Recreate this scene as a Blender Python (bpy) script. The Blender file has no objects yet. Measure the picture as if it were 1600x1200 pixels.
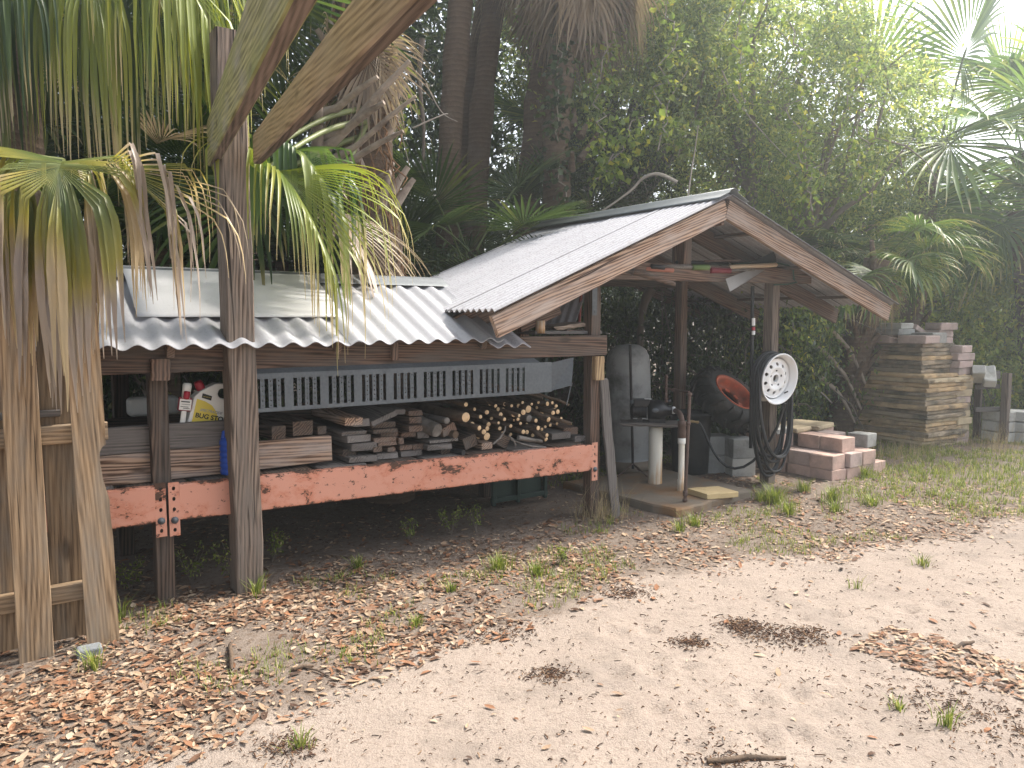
import bpy, bmesh, math, random
import numpy as np
from mathutils import Vector, Matrix, Euler
R = math.radians
C = bpy.context.scene.collection
scn = bpy.context.scene

# ------------------------------------------------------------------ camera
PITCH = R(4.8); CAM_H = 1.5
cam_d = bpy.data.cameras.new('camera'); cam = bpy.data.objects.new('camera', cam_d); C.objects.link(cam)
cam.location = (0, 0, CAM_H); cam.rotation_euler = (R(90) - PITCH, 0, 0)
cam_d.sensor_width = 36; cam_d.lens = 27; cam_d.clip_start = .05; cam_d.clip_end = 600
scn.camera = cam
scn.render.resolution_x = 1024; scn.render.resolution_y = 768
# ------------------------------------------------------------------ sky, sun, exposure
SUN_AZ, SUN_EL = R(58), R(52)
w = bpy.data.worlds.new('World'); scn.world = w; w.use_nodes = True
nt = w.node_tree; bg = nt.nodes['Background']
sky = nt.nodes.new('ShaderNodeTexSky'); sky.sky_type = 'NISHITA'; sky.sun_disc = False
sky.sun_elevation = SUN_EL; sky.sun_rotation = SUN_AZ; sky.dust_density = 4.0; sky.ozone_density = 1.0; sky.air_density = 1.0
hz = nt.nodes.new('ShaderNodeHueSaturation'); hz.inputs['Saturation'].default_value = .45
nt.links.new(sky.outputs[0], hz.inputs['Color']); nt.links.new(hz.outputs[0], bg.inputs[0]); bg.inputs[1].default_value = .15
sd = bpy.data.lights.new('sun', 'SUN'); sun = bpy.data.objects.new('sun', sd); C.objects.link(sun)
sd.energy = 3.0; sd.angle = R(5.0); sd.color = (1, .93, .83)
sun.rotation_euler = Vector((math.sin(SUN_AZ)*math.cos(SUN_EL), math.cos(SUN_AZ)*math.cos(SUN_EL), math.sin(SUN_EL))).to_track_quat('Z', 'Y').to_euler()
sun.location = (10, 10, 14)
vs = scn.view_settings; vs.view_transform = 'Standard'; vs.look = 'None'; vs.exposure = 1.55; vs.gamma = 1

# ------------------------------------------------------------------ where a sight line meets the ground / the shed's front plane
def ray(px, py):
    xc = (px-800)/1200; yc = (600-py)/1200; cp, sp = math.cos(PITCH), math.sin(PITCH)
    return Vector((xc, cp+yc*sp, -sp+yc*cp))
def G(px, py, z=0.0):
    d = ray(px, py); k = (z-CAM_H)/d.z
    return Vector((d.x*k, d.y*k, z))
def AT(px, py, Y):
    d = ray(px, py); k = Y/d.y
    return Vector((d.x*k, Y, CAM_H+d.z*k))
PA = G(922, 813); ANG = R(35)
U = Vector((math.cos(ANG), math.sin(ANG), 0)); N = Vector((-math.sin(ANG), math.cos(ANG), 0)); ZV = Vector((0, 0, 1))
def F(t, s, z=0.0): return PA + U*t + N*s + ZV*z
def ON(px, py, s=0.0):
    d = ray(px, py); a = PA + N*s
    k = a.dot(N)/d.dot(N)
    p = Vector((d.x*k, d.y*k, CAM_H+d.z*k))
    return (p-PA).dot(U), p.z
def PX(p):                                             # inverse, for masks in plan only
    cp, sp = math.cos(PITCH), math.sin(PITCH)
    v = Vector(p)-Vector((0, 0, CAM_H)); f = v.y*cp - v.z*sp; up = v.y*sp+v.z*cp
    return 800+1200*v.x/f, 600-1200*up/f

# ------------------------------------------------------------------ objects
WM = {}
def tag(o, label=None, cat=None, group=None, kind=None):
    if label: o['label'] = label
    if cat: o['category'] = cat
    if group: o['group'] = group
    if kind: o['kind'] = kind
    return o
def put(o, M, parent=None):
    WM[o.name] = M
    if parent is not None:
        o.parent = parent; o.matrix_basis = WM[parent.name].inverted() @ M
    else: o.matrix_basis = M
    return o
def empty(name, loc, label, cat, group=None, rz=0):
    o = bpy.data.objects.new(name, None); C.objects.link(o); o.empty_display_size = .1
    put(o, Matrix.Translation(loc) @ Matrix.Rotation(rz, 4, 'Z')); return tag(o, label, cat, group)
def mesh_obj(name, me, mats, M=None, parent=None):
    o = bpy.data.objects.new(name, me); C.objects.link(o)
    for m in (mats if isinstance(mats, (list, tuple)) else [mats]):
        if len(me.materials) < (len(mats) if isinstance(mats, (list, tuple)) else 1): me.materials.append(m)
    return put(o, M or Matrix.Identity(4), parent)
def rect_hole(x0, x1, z0, z1, rx, rz, n=4):
    xc, zc = (x0+x1)/2, (z0+z1)/2; P = []
    for a, b in (((x0, z0), (x1, z0)), ((x1, z0), (x1, z1)), ((x1, z1), (x0, z1)), ((x0, z1), (x0, z0))):
        P += [(a[0]+(b[0]-a[0])*k/n, a[1]+(b[1]-a[1])*k/n) for k in range(n)]
    Q = []
    for x, z in P:
        an = math.atan2((z-zc)/(z1-z0), (x-xc)/(x1-x0)); Q.append((xc+rx*math.cos(an), zc+rz*math.sin(an)))
    return P, Q
class MB:
    def __init__(s): s.v = []; s.f = []; s.m = []; s.sm = []
    def add(s, vs, fs, mi=0, smooth=False):
        b = len(s.v); s.v += [tuple(x) for x in vs]
        for f in fs: s.f.append([i+b for i in f]); s.m.append(mi); s.sm.append(smooth)
    def box(s, x0, x1, y0, y1, z0, z1, mi=0, M=None):
        vs = [Vector((x, y, z)) for z in (z0, z1) for y in (y0, y1) for x in (x0, x1)]
        if M: vs = [M @ v for v in vs]
        s.add(vs, [(0,2,3,1),(4,5,7,6),(0,1,5,4),(2,6,7,3),(0,4,6,2),(1,3,7,5)], mi)
    def tube(s, pts, rad, n=8, mi=0, caps=True, cap_mi=None, jit=0, seed=0, smooth=True):
        rnd = random.Random(seed); pts = [Vector(p) for p in pts]; L = len(pts)
        if not isinstance(rad, (list, tuple)): rad = [rad]*L
        vs = []; t0 = (pts[1]-pts[0]).normalized()
        a = t0.orthogonal().normalized()
        for i, p in enumerate(pts):
            t = (pts[min(i+1, L-1)]-pts[max(i-1, 0)]).normalized()
            a = (a-t*a.dot(t)).normalized(); b = t.cross(a)
            for k in range(n):
                an = 2*math.pi*k/n; r = rad[i]*(1+rnd.uniform(-jit, jit))
                vs.append(p+(a*math.cos(an)+b*math.sin(an))*r)
        fs = [(i*n+k, i*n+(k+1) % n, (i+1)*n+(k+1) % n, (i+1)*n+k) for i in range(L-1) for k in range(n)]
        s.add(vs, fs, mi, smooth)
        if caps:
            cm = mi if cap_mi is None else cap_mi
            s.add(vs[:n], [tuple(range(n))[::-1]], cm); s.add(vs[-n:], [tuple(range(n))], cm)
    def lathe(s, prof, n=24, mi=0, M=None, closed=False, smooth=True):
        vs = []
        for (r, z) in prof:
            for k in range(n):
                an = 2*math.pi*k/n; v = Vector((r*math.cos(an), r*math.sin(an), z)); vs.append(M @ v if M else v)
        L = len(prof)
        fs = [(i*n+k, i*n+(k+1) % n, ((i+1) % L)*n+(k+1) % n, ((i+1) % L)*n+k) for i in range(L if closed else L-1) for k in range(n)]
        s.add(vs, fs, mi, smooth)
    def mesh(s, name):
        me = bpy.data.meshes.new(name); me.from_pydata(s.v, [], s.f)
        me.polygons.foreach_set('material_index', s.m); me.polygons.foreach_set('use_smooth', s.sm); me.update(); return me
    def build(s, name, mats, parent=None, M=None):
        M = M or Matrix.Identity(4)
        return mesh_obj(name, s.mesh(name), mats, M, parent)
def bevel(o, w, seg=2):
    bm = bmesh.new(); bm.from_mesh(o.data); bmesh.ops.remove_doubles(bm, verts=bm.verts, dist=1e-5)
    bmesh.ops.bevel(bm, geom=[e for e in bm.edges if len(e.link_faces) == 2 and e.calc_face_angle(0) > .6], offset=w, segments=seg, profile=.5, affect='EDGES')
    bm.to_mesh(o.data); bm.free(); return o
_bs = [0]
def beam(name, p0, p1, w, h, mat, parent=None, up=ZV, warp=.0015, ch=.004, segs=10, ragged=0, roll=0):
    """a sawn board: local X runs along it (so the grain does too), w across, h along 'up'"""
    _bs[0] += 1; rnd = random.Random(_bs[0]*7+3)
    p0, p1 = Vector(p0), Vector(p1); X = (p1-p0); L = X.length; X.normalize()
    Y = Vector(up).cross(X)
    if Y.length < 1e-4: Y = N.copy()
    Y.normalize(); Z = X.cross(Y)
    M = Matrix((X, Y, Z)).transposed().to_4x4(); M.translation = (p0+p1)/2
    if roll: M = M @ Matrix.Rotation(roll, 4, 'X')
    c = min(ch, w*.3, h*.3); a, b = w/2, h/2
    sec = [(-a+c,-b),(a-c,-b),(a,-b+c),(a,b-c),(a-c,b),(-a+c,b),(-a,b-c),(-a,-b+c)]
    vs = []; cy = cz = 0
    for i in range(segs+1):
        x = -L/2+L*i/segs; cy += rnd.uniform(-warp, warp); cz += rnd.uniform(-warp, warp)
        for (y, z) in sec:
            e = 0
            if ragged and i in (0, segs): e = rnd.uniform(-ragged, ragged)
            k = .97 if i in (0, segs) else 1
            vs.append((x+e, y*k+cy+rnd.uniform(-warp, warp)*.3, z*k+cz+rnd.uniform(-warp, warp)*.3))
    n = 8; fs = [(i*n+k, i*n+(k+1) % n, (i+1)*n+(k+1) % n, (i+1)*n+k) for i in range(segs) for k in range(n)]
    fs += [tuple(range(n))[::-1], tuple(segs*n+k for k in range(n))]
    me = bpy.data.meshes.new(name); me.from_pydata(vs, [], fs); me.update()
    return mesh_obj(name, me, mat, M, parent)
FM = Matrix((U, N, ZV)).transposed().to_4x4(); FM.translation = PA        # (t, s, z) -> world

# ------------------------------------------------------------------ materials
class NT:
    def __init__(s, name):
        s.m = bpy.data.materials.new(name); s.m.use_nodes = True; s.t = s.m.node_tree; s.n = s.t.nodes
        s.p = s.n['Principled BSDF']; s.out = s.n['Material Output']
    def new(s, ty, **kw):
        o = s.n.new('ShaderNode'+ty)
        for k, v in kw.items(): setattr(o, k, v)
        return o
    def link(s, a, b): s.t.links.new(a, b)
    def setin(s, node, key, val):
        if isinstance(val, bpy.types.NodeSocket): s.link(val, node.inputs[key])
        else: node.inputs[key].default_value = val
    def coord(s, kind='Object', scale=(1, 1, 1), rand=True, rot=(0, 0, 0)):
        tc = s.new('TexCoord'); out = tc.outputs[kind]
        if rand:
            oi = s.new('ObjectInfo'); mu = s.new('Math', operation='MULTIPLY'); mu.inputs[1].default_value = 37.0
            s.link(oi.outputs['Random'], mu.inputs[0]); va = s.new('VectorMath', operation='ADD')
            s.link(out, va.inputs[0]); s.link(mu.outputs[0], va.inputs[1]); out = va.outputs[0]
        mp = s.new('Mapping'); mp.inputs['Scale'].default_value = scale; mp.inputs['Rotation'].default_value = rot
        s.link(out, mp.inputs['Vector']); return mp.outputs[0]
    def noise(s, vec, scale, detail=4, rough=.55, dist=0, col=False):
        o = s.new('TexNoise'); s.link(vec, o.inputs['Vector'])
        for k, v in (('Scale', scale), ('Detail', detail), ('Roughness', rough), ('Distortion', dist)): o.inputs[k].default_value = v
        return o.outputs['Color' if col else 'Fac']
    def ramp(s, fac, stops):
        o = s.new('ValToRGB'); s.link(fac, o.inputs[0]); el = o.color_ramp.elements
        while len(el) < len(stops): el.new(.5)
        for e, (p, c) in zip(el, stops):
            e.position = p; e.color = (*c, 1) if not isinstance(c, (int, float)) else (c, c, c, 1)
        return o.outputs[0]
    def mix(s, fac, a, b, mode='MIX'):
        o = s.new('Mix', data_type='RGBA', blend_type=mode)
        s.setin(o, 0, fac)
        for i, v in ((6, a), (7, b)):
            if isinstance(v, bpy.types.NodeSocket): s.link(v, o.inputs[i])
            else: o.inputs[i].default_value = (*v, 1) if len(v) == 3 else v
        return o.outputs[2]
    def math(s, op, a, b=0.0):
        o = s.new('Math', operation=op); s.setin(o, 0, a); s.setin(o, 1, b); return o.outputs[0]
    def bump(s, h, strength=.3, dist=.01):
        o = s.new('Bump'); o.inputs['Strength'].default_value = strength; o.inputs['Distance'].default_value = dist
        s.link(h, o.inputs['Height']); s.link(o.outputs[0], s.p.inputs['Normal'])
    def done(s, col=None, rough=None, metal=None, spec=None):
        for k, v in (('Base Color', col), ('Roughness', rough), ('Metallic', metal), ('Specular IOR Level', spec)):
            if v is None: continue
            if isinstance(v, (tuple, list)): v = (*v, 1) if len(v) == 3 else v
            s.setin(s.p, k, v)
        return s.m
def hexc(h):
    c = [int(h[i:i+2], 16)/255 for i in (0, 2, 4)]
    return tuple(x/12.92 if x <= .04045 else ((x+.055)/1.055)**2.4 for x in c)

def wood(name, dark, mid, light, grey=None, greyamt=.5, ring=.55, rough=.8, knots=True, bump=.35, blotch=None, crk=.26):
    n = NT(name); base = n.coord(scale=(1, 1, 1))
    m1 = n.new('Mapping'); m1.inputs['Scale'].default_value = (.8, 24, 24); n.link(base, m1.inputs[0])
    fine = n.noise(m1.outputs[0], 5, 6, .62, .4)
    m2 = n.new('Mapping'); m2.inputs['Scale'].default_value = (.2, 3.4, 3.4); m2.inputs['Rotation'].default_value = (0, .03, .04); n.link(base, m2.inputs[0])
    wv = n.new('TexWave', wave_type='BANDS', bands_direction='DIAGONAL', wave_profile='SIN')
    n.link(m2.outputs[0], wv.inputs['Vector'])
    for k, v in (('Scale', 9), ('Distortion', 7), ('Detail', 1.2), ('Detail Scale', .8), ('Detail Roughness', .4)): wv.inputs[k].default_value = v
    med = n.noise(m2.outputs[0], 9, 5, .6, .3)
    ring *= .55; f = n.math('ADD', n.math('MULTIPLY', n.math('ADD', n.math('MULTIPLY', fine, .6), n.math('MULTIPLY', med, .4)), 1-ring), n.math('MULTIPLY', wv.outputs['Fac'], ring))
    col = n.ramp(f, [(.33, tuple(x*.72 for x in dark)), (.48, mid), (.64, tuple(x*1.12 for x in light))])
    if knots:
        m3 = n.new('Mapping'); m3.inputs['Scale'].default_value = (1.9, 5.5, 5.5); n.link(base, m3.inputs[0])
        vo = n.new('TexVoronoi'); vo.inputs['Scale'].default_value = 1.0; n.link(m3.outputs[0], vo.inputs['Vector'])
        kf = n.ramp(vo.outputs['Distance'], [(.07, 1.0), (.14, 0.0)])
        col = n.mix(n.math('MULTIPLY', kf, .8), col, tuple(c*.35 for c in dark))
    big = n.noise(base, 2.3, 4, .6)
    if grey:
        m4 = n.new('Mapping'); m4.inputs['Scale'].default_value = (1.2, 6, 6); n.link(base, m4.inputs[0])
        gn = n.noise(m4.outputs[0], 2.2, 5, .6)
        gf = n.ramp(gn, [(.55-greyamt*.45, 0.0), (.85-greyamt*.45, 1.0)])
        gc = n.mix(fine, tuple(c*.55 for c in grey), tuple(min(1, c*1.35) for c in grey))
        col = n.mix(gf, col, gc)
    if blotch:
        bf = n.ramp(big, [(.5, 0.0), (.66, .75)]); col = n.mix(bf, col, blotch)
    oi = n.new('ObjectInfo'); vr = n.math('ADD', n.math('MULTIPLY', oi.outputs['Random'], .45), .78)
    hs = n.new('HueSaturation'); n.link(vr, hs.inputs['Value']); n.link(col, hs.inputs['Color']); col = hs.outputs[0]
    crack = n.new('Mapping'); crack.inputs['Scale'].default_value = (.5, 22, 22); n.link(base, crack.inputs[0])
    cf = n.ramp(n.noise(crack.outputs[0], 2.0, 3, .5, .2), [(crk, 0.0), (crk+.05, 1.0)])
    col = n.mix(n.math('SUBTRACT', 1.0, cf), col, tuple(c*.3 for c in dark))
    n.bump(n.math('ADD', n.math('MULTIPLY', fine, .6), cf), bump, .006)
    return n.done(col, rough, spec=.25)
def plain(name, col, rough=.6, metal=0, var=.25, scale=8, bump=.15, dirt=None, dirt_amt=.4, spec=.4, bscale=None):
    n = NT(name); v = n.coord()
    f = n.noise(v, scale, 6, .6)
    c = n.mix(f, tuple(x*(1-var) for x in col), tuple(min(1, x*(1+var)) for x in col))
    if dirt:
        d = n.ramp(n.noise(v, scale*.45, 6, .65), [(.62-dirt_amt*.35, 0.0), (.78-dirt_amt*.25, 1.0)]); c = n.mix(d, c, dirt)
    if bump: n.bump(n.noise(v, bscale or scale*4, 5, .6), bump, .01)
    return n.done(c, rough, metal, spec)
def foliage(name, stops, trans=.4, rough=.5, attr=None, spec=.3, tcol=1.25):
    n = NT(name)
    if attr:
        a = n.new('Attribute', attribute_name=attr); c = a.outputs['Color']
    else:
        g = n.new('NewGeometry'); c = n.ramp(g.outputs['Random Per Island'], stops)
    n.done(c, rough, spec=spec)
    tr = n.new('BsdfTranslucent'); tc = n.mix(1.0, c, (tcol, tcol, tcol*.75), 'MULTIPLY'); n.link(tc, tr.inputs[0])
    ms = n.new('MixShader'); ms.inputs[0].default_value = trans
    n.link(n.p.outputs[0], ms.inputs[1]); n.link(tr.outputs[0], ms.inputs[2]); n.link(ms.outputs[0], n.out.inputs[0])
    return n.m
W_POST = wood('weathered_post', (.06,.042,.031), (.135,.098,.074), (.215,.165,.127), grey=(.155,.128,.107), greyamt=.4, bump=.6, crk=.33)
W_FENCE = wood('fence_pine', (.10,.06,.032), (.205,.136,.078), (.30,.21,.126), grey=(.21,.172,.13), greyamt=.25, ring=.28)
W_BROWN = wood('brown_lumber', (.055,.032,.022), (.12,.072,.05), (.18,.115,.082), grey=(.135,.112,.096), greyamt=.35)
W_DARK = wood('dark_stained_post', (.03,.02,.015), (.065,.043,.031), (.11,.076,.056), grey=(.09,.078,.068), greyamt=.3)
W_RAKE = wood('rafter_pine', (.12,.068,.043), (.235,.148,.1), (.35,.24,.17), grey=(.36,.30,.26), greyamt=.25, ring=.7)
W_GREY = wood('grey_barn_board', (.05,.042,.037), (.10,.088,.077), (.17,.15,.134), grey=(.15,.135,.125), greyamt=.6)
W_PALE = wood('pale_sapwood', (.2,.125,.065), (.34,.23,.125), (.46,.34,.2), ring=.5)
W_MOSS = wood('mossy_beam', (.085,.078,.03), (.165,.15,.06), (.25,.225,.10), grey=(.22,.2,.15), greyamt=.2, blotch=(.15,.155,.045), ring=.3, crk=.2)
W_TAN = wood('tan_beam', (.16,.115,.082), (.265,.2,.15), (.36,.285,.222), grey=(.28,.235,.2), greyamt=.35, ring=.35, crk=.18)
def salmon(edge=3.2, name='rusted_salmon_paint'):
    n = NT(name); v = n.coord()
    mp = n.new('Mapping'); mp.inputs['Scale'].default_value = (.8, 1, 1.2); n.link(v, mp.inputs[0]); v = mp.outputs[0]
    a = n.noise(v, 4.5, 9, .74, .3); b = n.noise(v, 30, 7, .75)
    tc = n.new('TexCoord'); sx = n.new('SeparateXYZ'); n.link(tc.outputs['Object'], sx.inputs[0])
    az = n.math('ABSOLUTE', sx.outputs[2]); ed = n.math('MULTIPLY', n.math('MAXIMUM', n.math('SUBTRACT', az, .074), 0.0), edge)
    ax = n.math('MULTIPLY', n.math('MAXIMUM', n.math('SUBTRACT', n.math('ABSOLUTE', sx.outputs[0]), 1.0), 0.0), .05)
    a = n.math('ADD', a, n.math('ADD', ed, ax)); b = n.math('ADD', b, ed)
    base = n.mix(n.noise(v, 3, 4), (.50,.215,.145), (.55,.275,.195))
    rr = n.ramp(a, [(.585, 0.0), (.605, 1.0)]); r2 = n.ramp(b, [(.60, 0.0), (.64, 1.0)])
    r = n.math('MAXIMUM', rr, r2)
    halo = n.ramp(a, [(.50, 0.0), (.585, .55)]); base = n.mix(halo, base, (.42,.12,.05))
    rc = n.mix(n.noise(v, 40, 4), (.035,.026,.022), (.12,.06,.035))
    col = n.mix(r, base, rc); n.bump(n.math('SUBTRACT', 1.0, r), .35, .003)
    return n.done(col, n.mix(r, (.5,.5,.5), (.9,.9,.9)), 0, .4)
SALMON = salmon(); SALMON2 = salmon(.25, 'chipped_salmon_paint')
def galv(name='galvanised', col=(.085,.096,.105), rough=.5, metal=.2):
    n = NT(name); v = n.coord()
    vo = n.new('TexVoronoi'); vo.inputs['Scale'].default_value = 55; n.link(v, vo.inputs['Vector'])
    f = n.math('ADD', n.math('MULTIPLY', vo.outputs['Distance'], .35), n.math('MULTIPLY', n.noise(v, 4, 6), .75))
    c = n.ramp(f, [(.2, tuple(x*.7 for x in col)), (.75, tuple(x*1.25 for x in col))])
    d = n.ramp(n.noise(v, 7, 8, .7), [(.60, 0.0), (.76, .7)]); c = n.mix(d, c, tuple(x*.6 for x in col))
    return n.done(c, rough, metal)
GALV = galv()
def roof(name, col, speck, metal=.25, rough=.42, ss=70):
    n = NT(name); v = n.coord(rand=False)
    c = n.mix(n.noise(v, 2.2, 6, .6), tuple(x*.84 for x in col), tuple(min(1, x*1.08) for x in col))
    st = n.new('Mapping'); st.inputs['Scale'].default_value = (14, 1.0, 1.0); n.link(v, st.inputs[0])
    c = n.mix(n.ramp(n.noise(st.outputs[0], 3, 5, .6), [(.55, 0.0), (.8, .45*speck)]), c, tuple(x*.55 for x in col))
    sp = n.ramp(n.noise(v, ss, 4, .65), [(.56, 0.0), (.66, 1.0)]); c = n.mix(n.math('MULTIPLY', sp, .6*speck), c, tuple(x*.42 for x in col))
    s2 = n.ramp(n.noise(v, 16, 6, .7), [(.66, 0.0), (.70, 1.0)]); c = n.mix(n.math('MULTIPLY', s2, .4*speck), c, (.25,.23,.2))
    return n.done(c, rough, metal)
ROOF_A = roof('rack_roof_metal', (.40,.40,.42), .55)
def shed_roof():
    n = NT('shed_roof_metal'); v = n.coord(rand=False); tc = n.new('TexCoord'); sx = n.new('SeparateXYZ'); n.link(tc.outputs['Object'], sx.inputs[0])
    c = n.mix(n.noise(v, 2.0, 6, .65), (.31,.31,.33), (.42,.42,.445))
    sp = n.ramp(n.noise(v, 60, 5, .7), [(.52, 0.0), (.64, 1.0)]); c = n.mix(n.math('MULTIPLY', sp, .6), c, (.19,.18,.175))
    s2 = n.ramp(n.noise(v, 13, 7, .75), [(.58, 0.0), (.70, 1.0)]); c = n.mix(n.math('MULTIPLY', s2, .4), c, (.22,.2,.18))
    wv = n.math('SINE', n.math('MULTIPLY', n.math('ADD', sx.outputs[0], .017), 2*math.pi/.068))          # valleys darkened to put missing corrugation shading into the colour
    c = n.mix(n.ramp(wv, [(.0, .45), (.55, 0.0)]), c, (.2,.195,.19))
    fr = n.math('FRACT', n.math('DIVIDE', n.math('ADD', sx.outputs[0], .455), .5675))                    # grime and painted gap shadow along each sheet's lapped edge
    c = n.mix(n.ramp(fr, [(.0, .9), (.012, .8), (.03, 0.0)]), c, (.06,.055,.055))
    return n.done(c, .75, .0, .06)
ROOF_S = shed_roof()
ROOF_B = roof('speckled_roof_metal', (.42,.41,.435), 1.3, .1, .5)
FLATMETAL = roof('flat_sheet_metal', (.47,.47,.475), .25, .05, .4)
CONC = plain('grey_concrete', (.27,.27,.255), .9, 0, .25, 9, .5, (.13,.125,.11), .35)
CONC_LT = plain('light_concrete', (.40,.39,.36), .9, 0, .2, 9, .4, (.2,.19,.16), .3)
SLABC = plain('flagstone', (.42,.34,.225), .92, 0, .4, 5, .6, (.13,.105,.075), .45, .2)
SLABD = plain('flagstone_dark', (.30,.24,.17), .92, 0, .4, 5, .6, (.09,.08,.06), .5, .2)
PINK = plain('pink_block', (.47,.33,.275), .92, 0, .3, 7, .7, (.25,.195,.165), .45, .2)
PINKG = plain('pink_grey_block', (.40,.31,.28), .92, 0, .2, 7, .5, (.21,.18,.155), .4, .2)
PADM = plain('stained_pad', (.17,.143,.112), .9, 0, .25, 4, .4, (.22,.125,.06), .45, .2)
def stained_pvc():
    n = NT('pvc_stained'); v = n.coord(rand=False); tc = n.new('TexCoord'); sx = n.new('SeparateXYZ'); n.link(tc.outputs['Object'], sx.inputs[0])
    c = n.mix(n.noise(v, 5, 5), (.55,.51,.42), (.68,.64,.55)); st = n.new('Mapping'); st.inputs['Scale'].default_value = (9, 9, .8); n.link(v, st.inputs[0])
    f = n.math('ADD', n.math('SUBTRACT', .42, n.math('MULTIPLY', sx.outputs[2], 1.6)), n.math('MULTIPLY', n.math('SUBTRACT', n.noise(st.outputs[0], 3, 5, .6), .5), 1.4))   # iron stain run down from the pump and splashed up from the slab
    c = n.mix(n.ramp(f, [(.12, 0.0), (.55, .9)]), c, (.42,.21,.06)); return n.done(c, .5)
PVC = stained_pvc()
PVCW = plain('pvc_white', (.72,.71,.66), .45, 0, .06, 5, .05)
PIPE = plain('rusty_pipe', (.115,.075,.06), .7, .3, .35, 20, .4)
BLACKM = plain('black_casting', (.012,.012,.014), .38, 0, .3, 10, .1, (.035,.03,.028), .2)
BLACKP = plain('black_plastic', (.014,.015,.017), .5, 0, .3, 5, .12, (.04,.038,.034), .3)
RUBBER = plain('tyre_rubber', (.018,.0175,.017), .8, 0, .3, 8, .4, (.06,.05,.04), .3)
HOSE = plain('black_hose', (.017,.0175,.019), .5, 0, .25, 6, .05, (.05,.05,.05), .2)
ORIM = plain('orange_rim', (.46,.09,.035), .6, 0, .3, 8, .2, (.16,.06,.035), .4)
WHITEP = plain('white_paint', (.74,.74,.73), .35, 0, .05, 6, .03, (.45,.43,.39), .05)
TANKM = plain('peeling_tank', (.33,.335,.33), .7, .1, .25, 6, .3, (.095,.095,.085), .42)
def jugm(name, col, rough=.4): return plain(name, col, rough, 0, .06, 5, .02)
JUG = jugm('jug_white', (.70,.69,.64)); BLUE = jugm('blue_plastic', (.012,.06,.33)); RED = jugm('red_plastic', (.33,.015,.03)); YEL = jugm('yellow_label', (.66,.52,.07)); INK = jugm('black_ink', (.012,.012,.012)); GREYP = jugm('grey_print', (.3,.3,.3))
BARK = plain('branch_bark', (.105,.074,.052), .9, 0, .5, 18, .6, (.04,.03,.024), .4, .2)
LOGGREY = plain('weathered_log', (.17,.155,.14), .9, 0, .35, 12, .6, (.07,.06,.05), .4, .2)
CUT = plain('fresh_cut_wood', (.56,.40,.235), .8, 0, .25, 25, .2, (.38,.22,.10), .2, .2)
GREENP = plain('dark_green_plastic', (.012,.028,.022), .55, 0, .3, 4, .1)
DARKMET = plain('ridge_cap_steel', (.11,.125,.13), .5, .2, .2, 5, .05)
# ------------------------------------------------------------------ ground
from mathutils import noise as mnoise
EX = [-6,-1.9,-1.29,-1.04,-.56,0,.74,1.62,2.83,3.85,6,12]; EY = [1.2,1.9,2.46,2.66,3.23,3.68,4.34,4.74,5.12,5.67,6.6,9.2]
def edge_d(x, y):                                       # >0: beyond the sandy track, on the littered verge
    j = .16*mnoise.noise((x*1.7, y*1.7, 3)) + .10*mnoise.noise((x*5, y*5, 9))
    return (y-np.interp(x, EX, EY)+j)*.75
def gz(x, y):
    z = .006*mnoise.noise((x*5.3, y*5.3, 12))+.018*mnoise.noise((x*.9, y*.9, 0)) + .010*mnoise.noise((x*3.1, y*3.1, 5))
    if abs(x) < 5 and y < 9: z += .004*mnoise.noise((x*9, y*9, 2))
    z += .02*max(0, min(1, edge_d(x, y)))
    return z-.012
PITS = [(G(px, py), r) for px, py, r in [(900+(k*397) % 680, 930+(k*151) % 250, .03+.012*(k % 4)) for k in range(34)]+[(1402,1042,.035),(1398,1060,.03),(1335,1098,.045),(1372,992,.035),(1390,1005,.03),(1462,1010,.03),(975,942,.03),(930,958,.03),(695,1063,.035),(1330,950,.035),(1420,950,.04),(600,1058,.03)]]
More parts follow.
